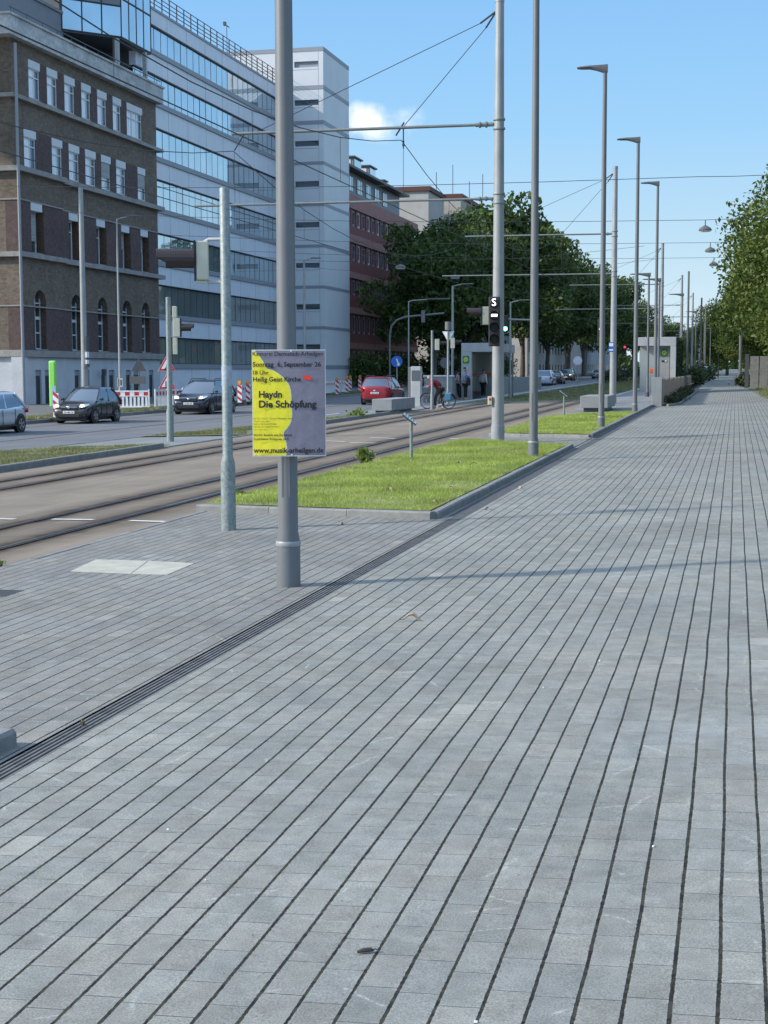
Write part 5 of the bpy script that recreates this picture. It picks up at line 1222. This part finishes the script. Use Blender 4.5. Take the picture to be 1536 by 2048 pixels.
# ------------------------------------------------------------ cars
def car(label,loc,rz,L,W,H,paint,kind='hatch',lit=False,tail=False,plate_txt=None):
    t=thing('parked_car' if kind=='far' else 'car',label,'car',loc,rz)
    h2=L/2; belt=H*.62
    if kind=='mpv': prof=[(-h2,.62*H,.30),(-h2+.06,.66*H,.26),(-h2+.5,.635*H,.22),(-.4,.62*H,.2),(h2-1.15,.60*H,.2),(h2-.75,.575*H,.2),(h2-.3,.50*H,.2),(h2-.07,.42*H,.24),(h2,.33*H,.30)]; gh=(-h2+.05,h2-1.02,-h2+.42,h2-1.95)
    else: prof=[(-h2,.55*H,.30),(-h2+.06,.64*H,.26),(-h2+.45,.66*H,.22),(-.3,.63*H,.2),(h2-1.1,.615*H,.2),(h2-.7,.585*H,.2),(h2-.28,.52*H,.2),(h2-.06,.42*H,.24),(h2,.33*H,.30)]; gh=(-h2+.10,h2-.98,-h2+.62,h2-1.75)
    # refine stations
    st=[]
    for (a,b) in zip(prof,prof[1:]):
        n=max(1,int((b[0]-a[0])/.22))
        for k in range(n): s=k/n; st.append(tuple(a[i]+(b[i]-a[i])*s for i in range(3)))
    st.append(prof[-1])
    mb=MB(); R=[]
    for x,zt,zb in st:
        e=abs(x)/h2; w2=W/2*(1-.17*max(0,(e-.72)/.28)**2)
        R.append([(x,0,zb),(x,w2*.90,zb),(x,w2*.97,zb+.10),(x,w2,zb+(zt-zb)*.38),(x,w2*.985,zb+(zt-zb)*.66),(x,w2*.955,zt-.07),(x,w2*.90,zt-.015),(x,w2*.6,zt+.02),(x,0,zt+.03)])
    n=len(R[0]); vs=[]; 
    for r_ in R: vs+= r_+[(x,-y,z) for x,y,z in r_[1:-1][::-1]]
    m=2*n-2; fs=[]
    for i in range(len(R)-1):
        for k in range(m): a=i*m+k; b=i*m+(k+1)%m; fs.append((a,b,b+m,a+m))
    fs.append(tuple(range(m))); fs.append(tuple((len(R)-1)*m+k for k in range(m)))
    mb.add(vs,fs); mb.build('body',paint,t,smooth='all',sub=1)
    # greenhouse
    xr0,xf0,xr1,xf1=gh; zb0=belt-.03; zt=H; wb=W/2*.92; wt_=W/2*.70
    def ring(x0,x1,w2,z,nn=5):
        # rounded plan: rear-left .. front
        pts=[]
        for k in range(nn+1):
            v=k/nn; pts.append((x1-.10*(2*v-1)**2,w2*(1-2*v),z))     # front edge left->right
        pts.append(((x0+x1)/2,-w2*1.015,z))
        for k in range(nn+1):
            v=k/nn; pts.append((x0+.06*(2*v-1)**2,-w2*(1-2*v),z))
        pts.append(((x0+x1)/2,w2*1.015,z)); return pts
    lv=[ring(xr0,xf0,wb,zb0),ring(xr0+(xr1-xr0)*.55,xf0+(xf1-xf0)*.52,wb+(wt_-wb)*.42,zb0+(zt-zb0)*.5),ring(xr1,xf1,wt_,zt-.10)]
    m=len(lv[0]); vs=sum(lv,[]); g=MB()
    g.add(vs,[(i*m+k,i*m+(k+1)%m,(i+1)*m+(k+1)%m,(i+1)*m+k) for i in range(2) for k in range(m)]); gl=g.build('windows',M['carglass'],t,smooth=True)
    rf=MB(); r0=ring(xr1-.03,xf1+.02,wt_+.012,zt-.11); r1=ring(xr1+.03,xf1-.05,wt_*.92,zt-.03); r2=ring(xr1+.3,xf1-.35,wt_*.6,zt)
    vs=r0+r1+r2; rf.add(vs,[(i*m+k,i*m+(k+1)%m,(i+1)*m+(k+1)%m,(i+1)*m+k) for i in range(2) for k in range(m)]+[tuple(2*m+k for k in range(m)),tuple(range(m))[::-1]]); rf.build('roof',paint,t,smooth=True)
    pl=MB()
    def side_pt(u,lev,s): # u along side 0 rear..1 front at level 0..1
        x0=xr0+(xr1-xr0)*lev; x1=xf0+(xf1-xf0)*lev; w2=wb+(wt_-wb)*lev; z=zb0+(zt-.1-zb0)*lev
        return (x0+(x1-x0)*u,s*(w2+.004+.012*math.sin(math.pi*u)),z)
    for s in (-1,1):
        pl.tube([side_pt(.965,-.02,s),side_pt(.965,.5,s),side_pt(.98,1,s)],.028,6); pl.tube([side_pt(.50,0,s),side_pt(.50,.5,s),side_pt(.48,1,s)],.032,6)
        pl.tube([side_pt(.03,-.05,s),side_pt(.035,.5,s),side_pt(.05,1,s)],.07 if kind!='mpv' else .055,6)
        if kind=='mpv': pl.tube([side_pt(.22,0,s),side_pt(.22,1,s)],.03,6)
        else: pl.prism([side_pt(.02,-.03,s),side_pt(.17,-.03,s),side_pt(.10,.55,s),side_pt(.08,1,s),side_pt(.03,1,s)],(0,s*.004,0))
    pl.build('pillars',paint,t,smooth=True)
    # wheels
    wr=.31 if H<1.55 else .33; xw=(h2-.78,-h2+.72)
    for s in (-1,1):
        for x in xw:
            a=MB(); a.lathe([(wr*1.18,0),(wr*1.18,.012)],(x,s*(W/2*.985-.006 if s>0 else W/2*.985-.006),wr+.01),22,axis='Y') if False else None
            rot=Matrix.Rotation(rad(90),3,'X')
            ar=MB(); ar.lathe([(wr*1.17,-.02),(wr*1.17,.006)],(x,s*W/2*.985,wr+.015),22,rot=rot); ar.build('wheel_arch',M['black'],t)
            wh=MB(); wh.lathe([(wr*.66,-.10),(wr*.93,-.10),(wr,-.07),(wr,.07),(wr*.93,.10),(wr*.66,.10)],(x,s*(W/2-.085),wr),24,rot=rot); wo=wh.build('wheel',M['tyre'],t,smooth=True)
            rm=MB(); yy=s*(W/2+.022); rm.lathe([(wr*.68,-.012),(wr*.64,.004),(wr*.58,.004),(wr*.55,-.012)],(x,s*(W/2+.014),wr),20,rot=rot,cap=False) ; rm.lathe([(wr*.14,-.01),(wr*.14,.012)],(x,yy,wr),10,rot=rot)
            for k in range(5):
                an_=2*math.pi*k/5+.3; rm.box((x+math.cos(an_)*wr*.36,yy,wr+math.sin(an_)*wr*.36),(wr*.56,.02,wr*.15),0,0,Matrix.Rotation(-an_,3,'Y'))
            rm.build('rim',M['rim'],wo)
    def onbody(x,y,z,name,dims,m,rzz=0,bev=.012,tilt=None):
        mb=MB(); mb.box((0,0,0),dims,rzz,0,tilt); o=mb.build(name,m,t,bevel=bev); o.location=(x,y,z); return o
    # front
    hl=M['lit'] if lit else M['headlamp']
    for s in (-1,1):
        mb=MB(); xx=h2-.10; a=[(xx+.055,s*W*.27,.44*H),(xx-.01,s*W*.42,.455*H),(xx-.26,s*W*.468,.50*H),(xx-.30,s*W*.455,.535*H),(xx-.10,s*W*.36,.53*H),(xx-.0,s*W*.27,.50*H)]
        mb.prism(a,(.035,s*.02,.012)); mb.build('headlight',M['headlamp'],t,bevel=.006)
        if lit: mb=MB(); mb.lathe([(.05,-.02),(.055,.02),(.02,.035)],(h2-.045,s*W*.35,.495*H),12,rot=Matrix.Rotation(rad(90),3,'Y')); mb.build('lit_bulb',M['lit'],t)
        mb=MB(); b=[(-h2+.0,s*W*.35,.47*H),(-h2+.03,s*W*.455,.48*H),(-h2+.10,s*W*.475,.52*H),(-h2+.06,s*W*.47,.62*H),(-h2+.0,s*W*.42,.61*H)]
        mb.prism(b,(-.03,s*.015,0)); mb.build('tail_light',M['taillit'] if tail else M['tail'],t,bevel=.006)
        onbody(h2-1.28,s*(W/2+.07),belt+.06,'mirror',(.12,.16,.11),M['black'] if kind!='mpv' else paint,0,.03)
        mb=MB(); mb.box((h2-.07,s*W*.34,.235*H),(.05,.2,.07)); mb.build('fog_light',M['chrome'],t,bevel=.01)
    onbody(h2-.02,0,.43*H,'grille',(.06,W*.46,.10*H),M['black'])
    onbody(h2+.005,0,.455*H if kind!='mpv' else .475*H,'grille_bar',(.045,W*.44,.022),M['chrome'])
    onbody(h2+.02,0,.45*H,'badge',(.03,.11,.10),M['chrome'],0,.03)
    onbody(h2-.01,0,.23*H,'lower_grille',(.05,W*.58,.09*H),M['black'])
    pf=onbody(h2+.02,0,.315*H,'number_plate',(.02,.50,.11),M['plate'],0,.004)
    onbody(-h2-.012,0,.42*H,'number_plate',(.02,.50,.11),M['plate'],0,.004)
    onbody(-h2-.01,0,.50*H,'badge',(.03,.11,.10),M['chrome'],0,.03)
    onbody(-h2+.0,0,.20*H,'rear_bumper_trim',(.05,W*.8,.10),M['black'],0,.01)
    onbody(0,0,.2,'underbody',(L*.93,W*.84,.16),M['black'],0,.03)
    if plate_txt:
        for xx,rr in ((h2+.032,rad(90)),(-h2-.024,rad(-90))):
            tm=text_mesh(plate_txt,'plate_lettering',M['ink'],t,.02,.40,.07,(xx,-.2 if rr>0 else .2,(.315 if xx>0 else .42)*H-.035),(0,0,rr))
    # door seams, handles, sill
    ds=MB()
    for s in (-1,1):
        for x in (h2-1.42,-.12,-h2+1.12):
            ds.bx(x-.006,x+.006,s*W*.495-.004,s*W*.5+.004,.32,belt-.06)
        ds.bx(-h2+.9,h2-.95,s*W*.49-.01,s*W*.5+.008,.25,.31)
    ds.build('door_seams',M['black'],t)
    for s in (-1,1):
        for x in (.1,-h2+1.3): onbody(x,s*(W/2+.008),belt-.16,'door_handle',(.17,.03,.03),paint,0,.008)
    return t
RD=-.15
def cz(x,y): return zg(x,y,RD)
D=rad(-90)
car('silver hatchback driving out of the left edge of the picture',(-25.7,47.05,cz(-25.7,47)),D+.0,4.3,1.78,1.48,M['silver'],'hatch',plate_txt='DA·KR 612')
car('anthracite small hatchback with lit headlights before the brick building',(-26.35,57.5,cz(-26,57.5)),D,3.68,1.6,1.49,M['carblack'],'hatch',True,plate_txt='DA·NM 178')
nv=car('navy blue people carrier with chrome grille behind the galvanised pole',(-25.5,69.3,cz(-25.4,69)),D,4.6,1.8,1.66,M['carnavy'],'mpv',True,plate_txt='GG·MD 404')
mb=MB()
for s in(-1,1): mb.tube([(-1.9,s*.62,1.62),(-1.7,s*.62,1.70),(.2,s*.62,1.71),(.4,s*.62,1.62)],.02,6)
mb.build('roof_rails',M['dark'],nv)
rc=car('red people carrier seen from behind on the road beyond the concrete bench',(-20.5,86.4,cz(-20.5,86)),rad(90),4.4,1.83,1.66,M['carred'],'mpv',plate_txt='DA·LN 210')
mb=MB()
for s in(-1,1): mb.tube([(-1.8,s*.62,1.62),(-1.6,s*.62,1.71),(.3,s*.62,1.71),(.5,s*.62,1.62)],.02,6)
mb.build('roof_rails',M['dark'],rc)
for x,y,rz,p,kd,lit,tl,lb,Hh in ((-18.7,150,90,'silver','mpv',False,False,'silver people carrier beside the near lamp post under the trees',1.7),(-19.7,167,90,'carblack','hatch',False,False,'black car seen from behind under the street trees, right of the near lamp post',1.5),(-22.6,205,-90,'carblack','mpv',True,False,'oncoming black car with lit headlights under the trees',1.75),(-25.4,232,-90,'carnavy','hatch',True,False,'second oncoming dark car with lit headlight, farther off',1.5),(-21.0,235,90,'silver','hatch',False,False,'silver car driving away left of the second tram mast',1.45),(-18.6,262,90,'carwhite','hatch',False,True,'white car half hidden by the second tram mast',1.5),(-17.6,292,90,'carwhite','mpv',False,True,'distant white van with glowing tail lights',1.8),(-17.2,322,90,'carred','hatch',False,True,'distant red car with glowing tail lights right of the second mast',1.5)):
    car(lb,(x,y,cz(x,y)),rad(rz),4.3,1.8,Hh,M[p],kd,lit,tl)
# ------------------------------------------------------------ people
def skinmesh(name,chains,m,parent,sub=1):
    """chains: list of point lists [(x,y,z,r),...]; first point of later chains joins an existing point by coordinates"""
    vs=[];es=[];rs=[];idx={}
    def vid(p):
        k=(round(p[0],4),round(p[1],4),round(p[2],4))
        if k not in idx: idx[k]=len(vs); vs.append(p[:3]); rs.append(p[3])
        return idx[k]
    for ch in chains:
        ids=[vid(p) for p in ch]
        for a,b in zip(ids,ids[1:]): es.append((a,b))
    me=bpy.data.meshes.new(name); me.from_pydata(vs,es,[]); o=bpy.data.objects.new(name,me); col.objects.link(o)
    md=o.modifiers.new('skin','SKIN'); md.use_smooth_shade=True
    for i,sv_ in enumerate(me.skin_vertices[0].data): sv_.radius=(rs[i],rs[i]); sv_.use_root=(i==0)
    s=o.modifiers.new('sub','SUBSURF'); s.levels=sub; s.render_levels=sub
    bpy.context.view_layer.update(); me2=bpy.data.meshes.new_from_object(o.evaluated_get(bpy.context.evaluated_depsgraph_get())); bpy.data.objects.remove(o); me2.materials.clear(); me2.materials.append(m)
    me2.polygons.foreach_set('use_smooth',[True]*len(me2.polygons))
    me2.name=name; o=bpy.data.objects.new(name,me2); col.objects.link(o); o.parent=parent; return o
def person(label,loc,rz,J,top,legs,hair,haircol='hair',sleeves=True,shoe='c_shoe',bag=None,cap=False,k=1.0):
    t=thing('person',label,'person',loc,rz)
    P={k:Vector(v) for k,v in J.items()}
    def c(*ks): return [(*P[k],r) for k,r in ks]
    hd=P['head']; nk=P['neck']; up=(hd-nk).normalized(); fw=Vector((0,1,0)) if 'face' not in P else P['face'].normalized()
    chains=[c(('pelvis',.13),('waist',.115),('chest',.135),('neck',.052)),[(*nk,.052),(*(nk+up*.06),.05),(*(hd-up*.03),.082),(*(hd+up*.06),.09),(*(hd+up*.115),.06)]]
    for s in 'lr':
        chains.append([(*P['chest'],.135),(*P['sh'+s],.062),(*P['el'+s],.042),(*P['wr'+s],.03)])
        chains.append([(*P['pelvis'],.13),(*P['hip'+s],.095),(*P['kn'+s],.06),(*P['an'+s],.042),(*(P['an'+s]+P['toe'+s]),.035)])
        w=P['wr'+s]; d=(w-P['el'+s]).normalized(); sd=d.cross(Vector((0,0,1))); sd=sd.normalized() if sd.length>.1 else Vector((1,0,0))
        palm=w+d*.055; chains.append([(*w,.03),(*palm,.026)])
        for q,ln in zip((-.026,-.009,.009,.026),(.06,.072,.068,.052)):
            chains.append([(*palm,.026),(*(palm+sd*q+d*.028),.0095),(*(palm+sd*q*1.1+d*(.028+ln*.6)+Vector((0,0,-.01))),.008)])
        chains.append([(*palm,.026),(*(palm+sd*.038*(1 if s=='l' else -1)+d*.012),.010)])
    skinmesh('body',chains,M['skin'],t,1)
    # face: nose, eyes, ears on the front of the head
    f=MB(); f.lathe([(.0,-.02),(.014,-.012),(.016,.005),(.0,.02)],hd+fw*.088+up*.015,8)
    for s in(-1,1): sdv=fw.cross(up).normalized()*s; f.lathe([(0,-.02),(.016,0),(0,.025)],hd+sdv*.085+up*.02,8)
    f.build('nose_and_ears',M['skin'],t,smooth=True)
    f=MB()
    for s in(-1,1): sdv=fw.cross(up).normalized()*s; f.lathe([(0,-.008),(.011,0),(0,.008)],hd+fw*.082+sdv*.03+up*.035,8)
    f.box(hd+fw*.086-up*.035,(.04,.012,.008)); f.build('eyes_and_mouth',M['hair'],t)
    h=[]; back=hd-fw*.025
    hc=[(*(back+up*.03),.092),(*(back+up*.10),.086),(*(back+up*.14-fw*.01),.05)]
    h.append(hc)
    if hair=='long': h.append([(*(back+up*.03),.092),(*(back-fw*.045-up*.08),.06),(*(back-fw*.06-up*.22),.045),(*(back-fw*.055-up*.32),.025)])
    ho=skinmesh('cap' if cap else 'hair',h,M[haircol],t,1)
    # clothes
    tops=[c(('pelvis',.16*k),('waist',.15*k),('chest',.17*k))+[(*(nk-up*.02),.082)]]
    for s in 'lr':
        e=P['el'+s]; wv_=P['wr'+s]
        tops.append([(*P['chest'],.17*k),(*P['sh'+s],.09*k),(*e,.075*k),(*(e+(wv_-e)*.95),.058*k)])
        if not sleeves: tops[-1]=[(*P['chest'],.17*k),(*P['sh'+s],.085),(*(P['sh'+s]+(e-P['sh'+s])*.6),.062)]
    skinmesh('jacket' if sleeves else 'top',tops,M[top],t,1)
    lg=[]
    for s in 'lr': lg.append([(*(P['pelvis']+Vector((0,0,.03))),.15),(*P['hip'+s],.115),(*P['kn'+s],.082),(*(P['an'+s]+Vector((0,0,.04))),.064)])
    skinmesh('trousers',lg,M[legs],t,1)
    for s in 'lr':
        sh=[(*(P['an'+s]-P['toe'+s]*.25-Vector((0,0,.02))),.042),(*(P['an'+s]+P['toe'+s]*.5-Vector((0,0,.03))),.046),(*(P['an'+s]+P['toe'+s]*1.15-Vector((0,0,.035))),.036)]; skinmesh('shoe',[sh],M[shoe],t,1)
    return t
def stand(lean=0,arm='down'):
    J=dict(pelvis=(0,0,.94),waist=(0,.0,1.1),chest=(0,0,1.32),neck=(0,0,1.49),head=(0,.02,1.60))
    for s,k in(('l',-1),('r',1)):
        J['sh'+s]=(k*.18,0,1.40); J['el'+s]=(k*.23,-.03,1.13); J['wr'+s]=(k*.22,.10,.90)
        J['hip'+s]=(k*.09,0,.88); J['kn'+s]=(k*.10,.02,.49); J['an'+s]=(k*.11,0,.08); J['toe'+s]=(0,.13,-.02)
    if arm=='fold': J['wrr']=(.03,.24,1.12); J['elr']=(.25,.05,1.12)
    return J
def pz(x,y): return zg(x,y)+.02
J=stand(); J['anr']=(.12,.12,.08); person('woman in a mauve sleeveless top and black trousers, leftmost by the bus shelter',(-15.95,86.0,pz(-16,86)),rad(-50),J,'c_mauve','c_black','long',sleeves=False)
J=stand(arm='fold'); person('person in a light blue shirt holding something, right of the woman in mauve',(-15.42,85.8,pz(-15.4,86)),rad(-100),J,'c_blue','c_black','short',sleeves=False)
t=thing('shoulder_bag','black shoulder bag carried by the person in light blue','bag',(-15.2,85.6,pz(-15.4,86)+1.05),rad(20)); mb=MB(); mb.box((0,0,0),(.2,.3,.42)); mb.build('body',M['c_black'],t,bevel=.05); mb=MB(); mb.tube([(0,-.1,.2),(-.12,0,.38),(0,.1,.2)],.015,6); mb.build('strap',M['c_black'],t)
J=stand(); J['knl']=(-.10,.05,.49); person('person in a white shirt standing in front of the shelter glass',(-14.95,89.3,pz(-15,89)),rad(-30),J,'c_white','c_black','short',sleeves=True)
# cyclist leaning over the bars of a bicycle, facing left
BXY=(-13.35,67.1); bz=zg(*BXY)+.0
def bicycle(loc,rz,label,scale=1):
    t=thing('bicycle',label,'bicycle',loc,rz); r=.34
    rot=Matrix.Rotation(rad(90),3,'X')
    for x in (.53,-.53):
        w_=MB(); 
        for k in range(28):
            a,b=2*math.pi*k/28,2*math.pi*(k+1)/28; w_.tube([(x+math.cos(a)*r,0,r+.02+math.sin(a)*r),(x+math.cos(b)*r,0,r+.02+math.sin(b)*r)],.02,6,cap=False)
        wo=w_.build('wheel',M['tyre'],t,smooth='all'); q=MB()
        for k in range(28):
            a,b=2*math.pi*k/28,2*math.pi*(k+1)/28; q.tube([(x+math.cos(a)*(r-.03),0,r+.02+math.sin(a)*(r-.03)),(x+math.cos(b)*(r-.03),0,r+.02+math.sin(b)*(r-.03))],.012,5,cap=False)
        for k in range(12): a=2*math.pi*k/12; q.tube([(x,0,r+.02),(x+math.cos(a)*(r-.03),0,r+.02+math.sin(a)*(r-.03))],.003,4)
        q.build('rim',M['chrome'],wo)
        f=MB(); pts=[(x+math.cos(a)*(r+.04),0,r+.02+math.sin(a)*(r+.04)) for a in [rad(20+k*14) for k in range(11)]]; f.tube(pts,.02,6); f.build('mudguard',M['c_black'],t,smooth=True)
    f=MB(); bb_=(-.05,0,.30); hd=(.38,0,.78); st=(-.18,0,.80); ra=(-.53,0,.36); fa=(.53,0,.36)
    for a,b in ((bb_,hd),(bb_,(.34,0,.62)),(bb_,st),(bb_,ra),(ra,(-.16,0,.72)),(hd,(.36,0,.95)),((.37,0,.80),fa)): f.tube([a,b],.017,8)
    f.build('frame',M['dark'],t,smooth=True)
    f=MB(); f.tube([(.22,-.28,1.05),(.34,-.22,1.02),(.37,0,.98),(.34,.22,1.02),(.22,.28,1.05)],.014,8); f.build('handlebar',M['steel'],t)
    f=MB(); f.tube([(-.33,0,.90),(-.2,0,.90),(-.05,0,.89)],[.08,.07,.02],8); f.build('saddle',M['c_black'],t)
    f=MB(); f.lathe([(.09,-.01),(.09,.01)],(-.05,0,.30),14,rot=rot); f.tube([(-.05,.07,.30),(.05,.08,.16)],.012,6); f.tube([(-.05,-.07,.30),(-.15,-.08,.44)],.012,6); f.box((.05,.13,.15),(.09,.1,.02)); f.box((-.15,-.13,.45),(.09,.1,.02)); f.build('crank',M['steel'],t)
    f=MB(); f.box((-.55,0,.78),(.42,.12,.02)); f.tube([(-.53,.06,.36),(-.6,.06,.77)],.008,5); f.tube([(-.53,-.06,.36),(-.6,-.06,.77)],.008,5); f.build('rack',M['dark'],t)
    return t
bicycle((BXY[0],BXY[1],bz),rad(180-10),'dark bicycle with pale tyres held by the cyclist at the crossing')
Jb=dict(pelvis=(-.12,0,.96),waist=(-.02,0,1.09),chest=(.18,0,1.24),neck=(.31,0,1.36),head=(.40,0,1.42),face=(.9,0,-.35),
 shl=(.20,.19,1.27),shr=(.20,-.19,1.27),ell=(.30,.25,1.08),elr=(.30,-.25,1.08),wrl=(.26,.26,1.08-.02+.02),wrr=(.26,-.26,1.08),
 hipl=(-.11,.1,.90),hipr=(-.11,-.1,.90),knl=(.06,.15,.52),knr=(-.10,-.16,.50),anl=(.05,.20,.09),anr=(-.22,-.22,.09),toel=(.13,0,-.02),toer=(.13,0,-.02))
Jb['ell']=(.32,.27,1.14); Jb['elr']=(.32,-.27,1.14); Jb['wrl']=(.25,.27,1.09); Jb['wrr']=(.25,-.27,1.09)
Jb['wrl']=(.36,.26,1.05); Jb['wrr']=(.36,-.26,1.05); Jb['ell']=(.18,.30,1.06); Jb['elr']=(.18,-.30,1.06)
person('cyclist in a dark red jacket and light cap bent over the handlebar',(BXY[0],BXY[1],bz),rad(180-10),Jb,'c_red','c_brown','short','hairgrey',True,cap=True,k=1.15)
t=thing('pannier_bag','blue pannier bag hanging on the rear of the bicycle','bag',(BXY[0]+.55*math.cos(rad(-10)),BXY[1]+.55*math.sin(rad(-10))-.12,bz+.55),rad(-10)); mb=MB(); mb.box((0,0,0),(.34,.16,.34)); mb.build('body',M['c_pannier'],t,bevel=.05); mb=MB(); mb.box((0,0,.17),(.3,.17,.05)); mb.build('flap',M['c_blue'],t,bevel=.02)
# far cyclist and walkers at the end of the path
J=stand(); person('distant person walking beside the masts at the end of the path',(-2.9,152,pz(-3,152)),rad(170),J,'c_white','c_black','short')
# ------------------------------------------------------------ plants
def bush(name,label,cat,loc,rx,h,n,leaf,m,seed,group=None):
    t=thing(name,label,cat,loc,0,group); r=np.random.default_rng(seed); P=[]
    for k in range(9):
        a=r.uniform(0,6.28); c=np.array([math.cos(a)*rx*.6*r.random(),math.sin(a)*rx*.6*r.random(),h*r.uniform(.3,.75)]); P.append(c+r.normal(size=(n//9,3))*np.array([rx*.32,rx*.32,h*.2]))
    P=np.vstack(P); P=P[P[:,2]>.02]; leafmesh('foliage',P,leaf,m,t,seed,1.3); mb=MB()
    for k in range(5): a=k*1.26; mb.tube([(0,0,-.05),(math.cos(a)*rx*.4,math.sin(a)*rx*.4,h*.6)],.006 if h<1 else .03,5)
    mb.build('stems',M['bark'],t); return t
bush('weed_plant','leafy green weed at the track edge of the near lawn','plant',(-6.82,27.3,zg(-6.8,27)),.19,.30,300,.04,M['weed'],5)
bush('weed_plant','low trailing weed beside the galvanised pole at the lawn corner','plant',(-6.7,19.6,zg(-6.7,19.6)),.16,.14,130,.03,M['weed'],6)
bush('weed_plant','small weed growing from the plaza edge at far left','plant',(-6.75,12.7,zg(-6.7,12.7)),.05,.05,60,.014,M['weed'],7)
bush('weed_plant','tiny weed growing in the drain beside the kerb block','plant',(-3.16,6.75,zg(-3.2,6.7)),.016,.035,26,.007,M['weed'],8)
bush('weed_plant','weed at the kerb before the long concrete bench','plant',(-14.2,55.5,zg(-14.2,55.5)),.4,.35,250,.06,M['weed'],9)
for k in range(12):
    y=65+k*2.4; bush('bed_shrub','low silvery shrub in the narrow bed before the slatted wall','shrub',(-2.72+rnd.uniform(-.1,.1),y,zg(-2.7,y)),.38,.42,260,.05,M['leafdark'],20+k,'shrubs in the bed by the slatted wall')
sheet('planting_bed',[(-3.0,63.6),(-2.35,64.5),(-2.3,94),(-3.0,95)],.02,M['soil']); kerb('kerb',[(-2.75,62.9),(-2.33,64.5),(-2.28,94)],.1,.1)
for k,(x,y,s) in enumerate(((-13,160,1.5),(-12.6,172,1.4),(-12.2,185,1.5),(-11.8,198,1.5),(-3.6,128,1.3),(-3.6,136,1.3),(-3.5,146,1.4),(-3.4,158,1.4),(.75,109,.9),(2.4,116,1.3))):
    bush('hedge_shrub',['dark shrub on the median beyond the tracks','dark shrub between path and tram line in the distance','small shrub at the right path edge'][0 if k<4 else 1 if k<8 else 2],'shrub',(x,y,zg(x,y)),1.6 if k<8 else .8,s,900,.12,M['leafdark'],40+k,'distant shrubs')
for k,(x,y) in enumerate(((-36,143),(-35.4,150),(-35,157),(-34.5,166),(-34,176),(-33.6,187),(-33.2,199),(-32.8,212))): bush('hedge_shrub',['dark bush before the red building','dark bush under the street trees'][0 if k<3 else 1],'shrub',(x,y,zg(x,y)),2.4,3.0,1400,.16,M['leaf'],60+k,'bushes before the red building')
# ------------------------------------------------------------ litter and leaves
def deadleaf(x,y,d,s,label,grp=None,rz=0):
    t=thing('fallen_leaf',label,'leaf',(x,y,zg(x,y,d)),rz,grp); mb=MB(); n=10; vs=[]
    for i in range(n+1):
        u=i/n; w2=math.sin(math.pi*u)**.7*.5*(1+.25*math.sin(u*17)); cz_=.28*math.sin(u*5.2)+.12
        vs+= [((u-.5)*s*1.5,-w2*s*.55,(cz_+.22*w2)*s),((u-.5)*s*1.5,0,(cz_-.05)*s),((u-.5)*s*1.5,w2*s*.55,(cz_+.28*w2)*s)]
    mb.add(vs,[(3*i+k,3*i+k+1,3*i+k+4,3*i+k+3) for i in range(n) for k in range(2)]); mb.build('blade',M['deadleaf'],t,smooth='all'); mb=MB(); mb.tube([(-.75*s,0,.1*s),(-1.15*s,.05*s,.02*s)],.0025,4); mb.build('stalk',M['twig'],t)
deadleaf(-2.13,9.92,.004,.10,'curled pale brown leaf lying on the path near the drain',None,.15)
for k,(px,py) in enumerate(((905,982),(872,1010),(918,930),(945,932),(1040,965),(780,985),(1075,905),(683,1035),(975,1005))):
    p=G(px,py,.09); on=p.x<-3.5 and not py>1030
    deadleaf(p.x,p.y,.125 if on else .005,.07,'small dry leaf fallen on the near lawn or its kerb','leaves fallen on and around the lawn',k*1.1)
tp=G(733,1907); t=thing('twig','short dark twig and seed pod lying on a path joint in the foreground','twig',(tp.x,tp.y,zg(tp.x,tp.y)),rad(12)); mb=MB(); mb.tube([(-.028,-.004,.006),(-.01,0,.010),(.012,.004,.011),(.022,.003,.008)],[.004,.0075,.007,.003],8); mb.build('pod',M['twig'],t,smooth=True); mb=MB(); mb.tube([(.018,.003,.009),(.027,.008,.012),(.036,.002,.006)],.0022,6); mb.build('stem',M['twig'],t)
for k,(px,py,s) in enumerate(((952,2046,.006),(1307,1694,.006),(411,1762,.005),(336,1660,.005),(1200,1322,.007),(1087,1376,.006))):
    p=G(px,py); t=tag(MB().box((0,0,.003),(s*1.6,s,s)).build('paper_scrap',M['white'],None,bevel=.001),'tiny white scrap caught in a path joint','litter','white scraps on the path'); t.location=(p.x,p.y,zg(p.x,p.y)); t.rotation_euler=(0,0,k)
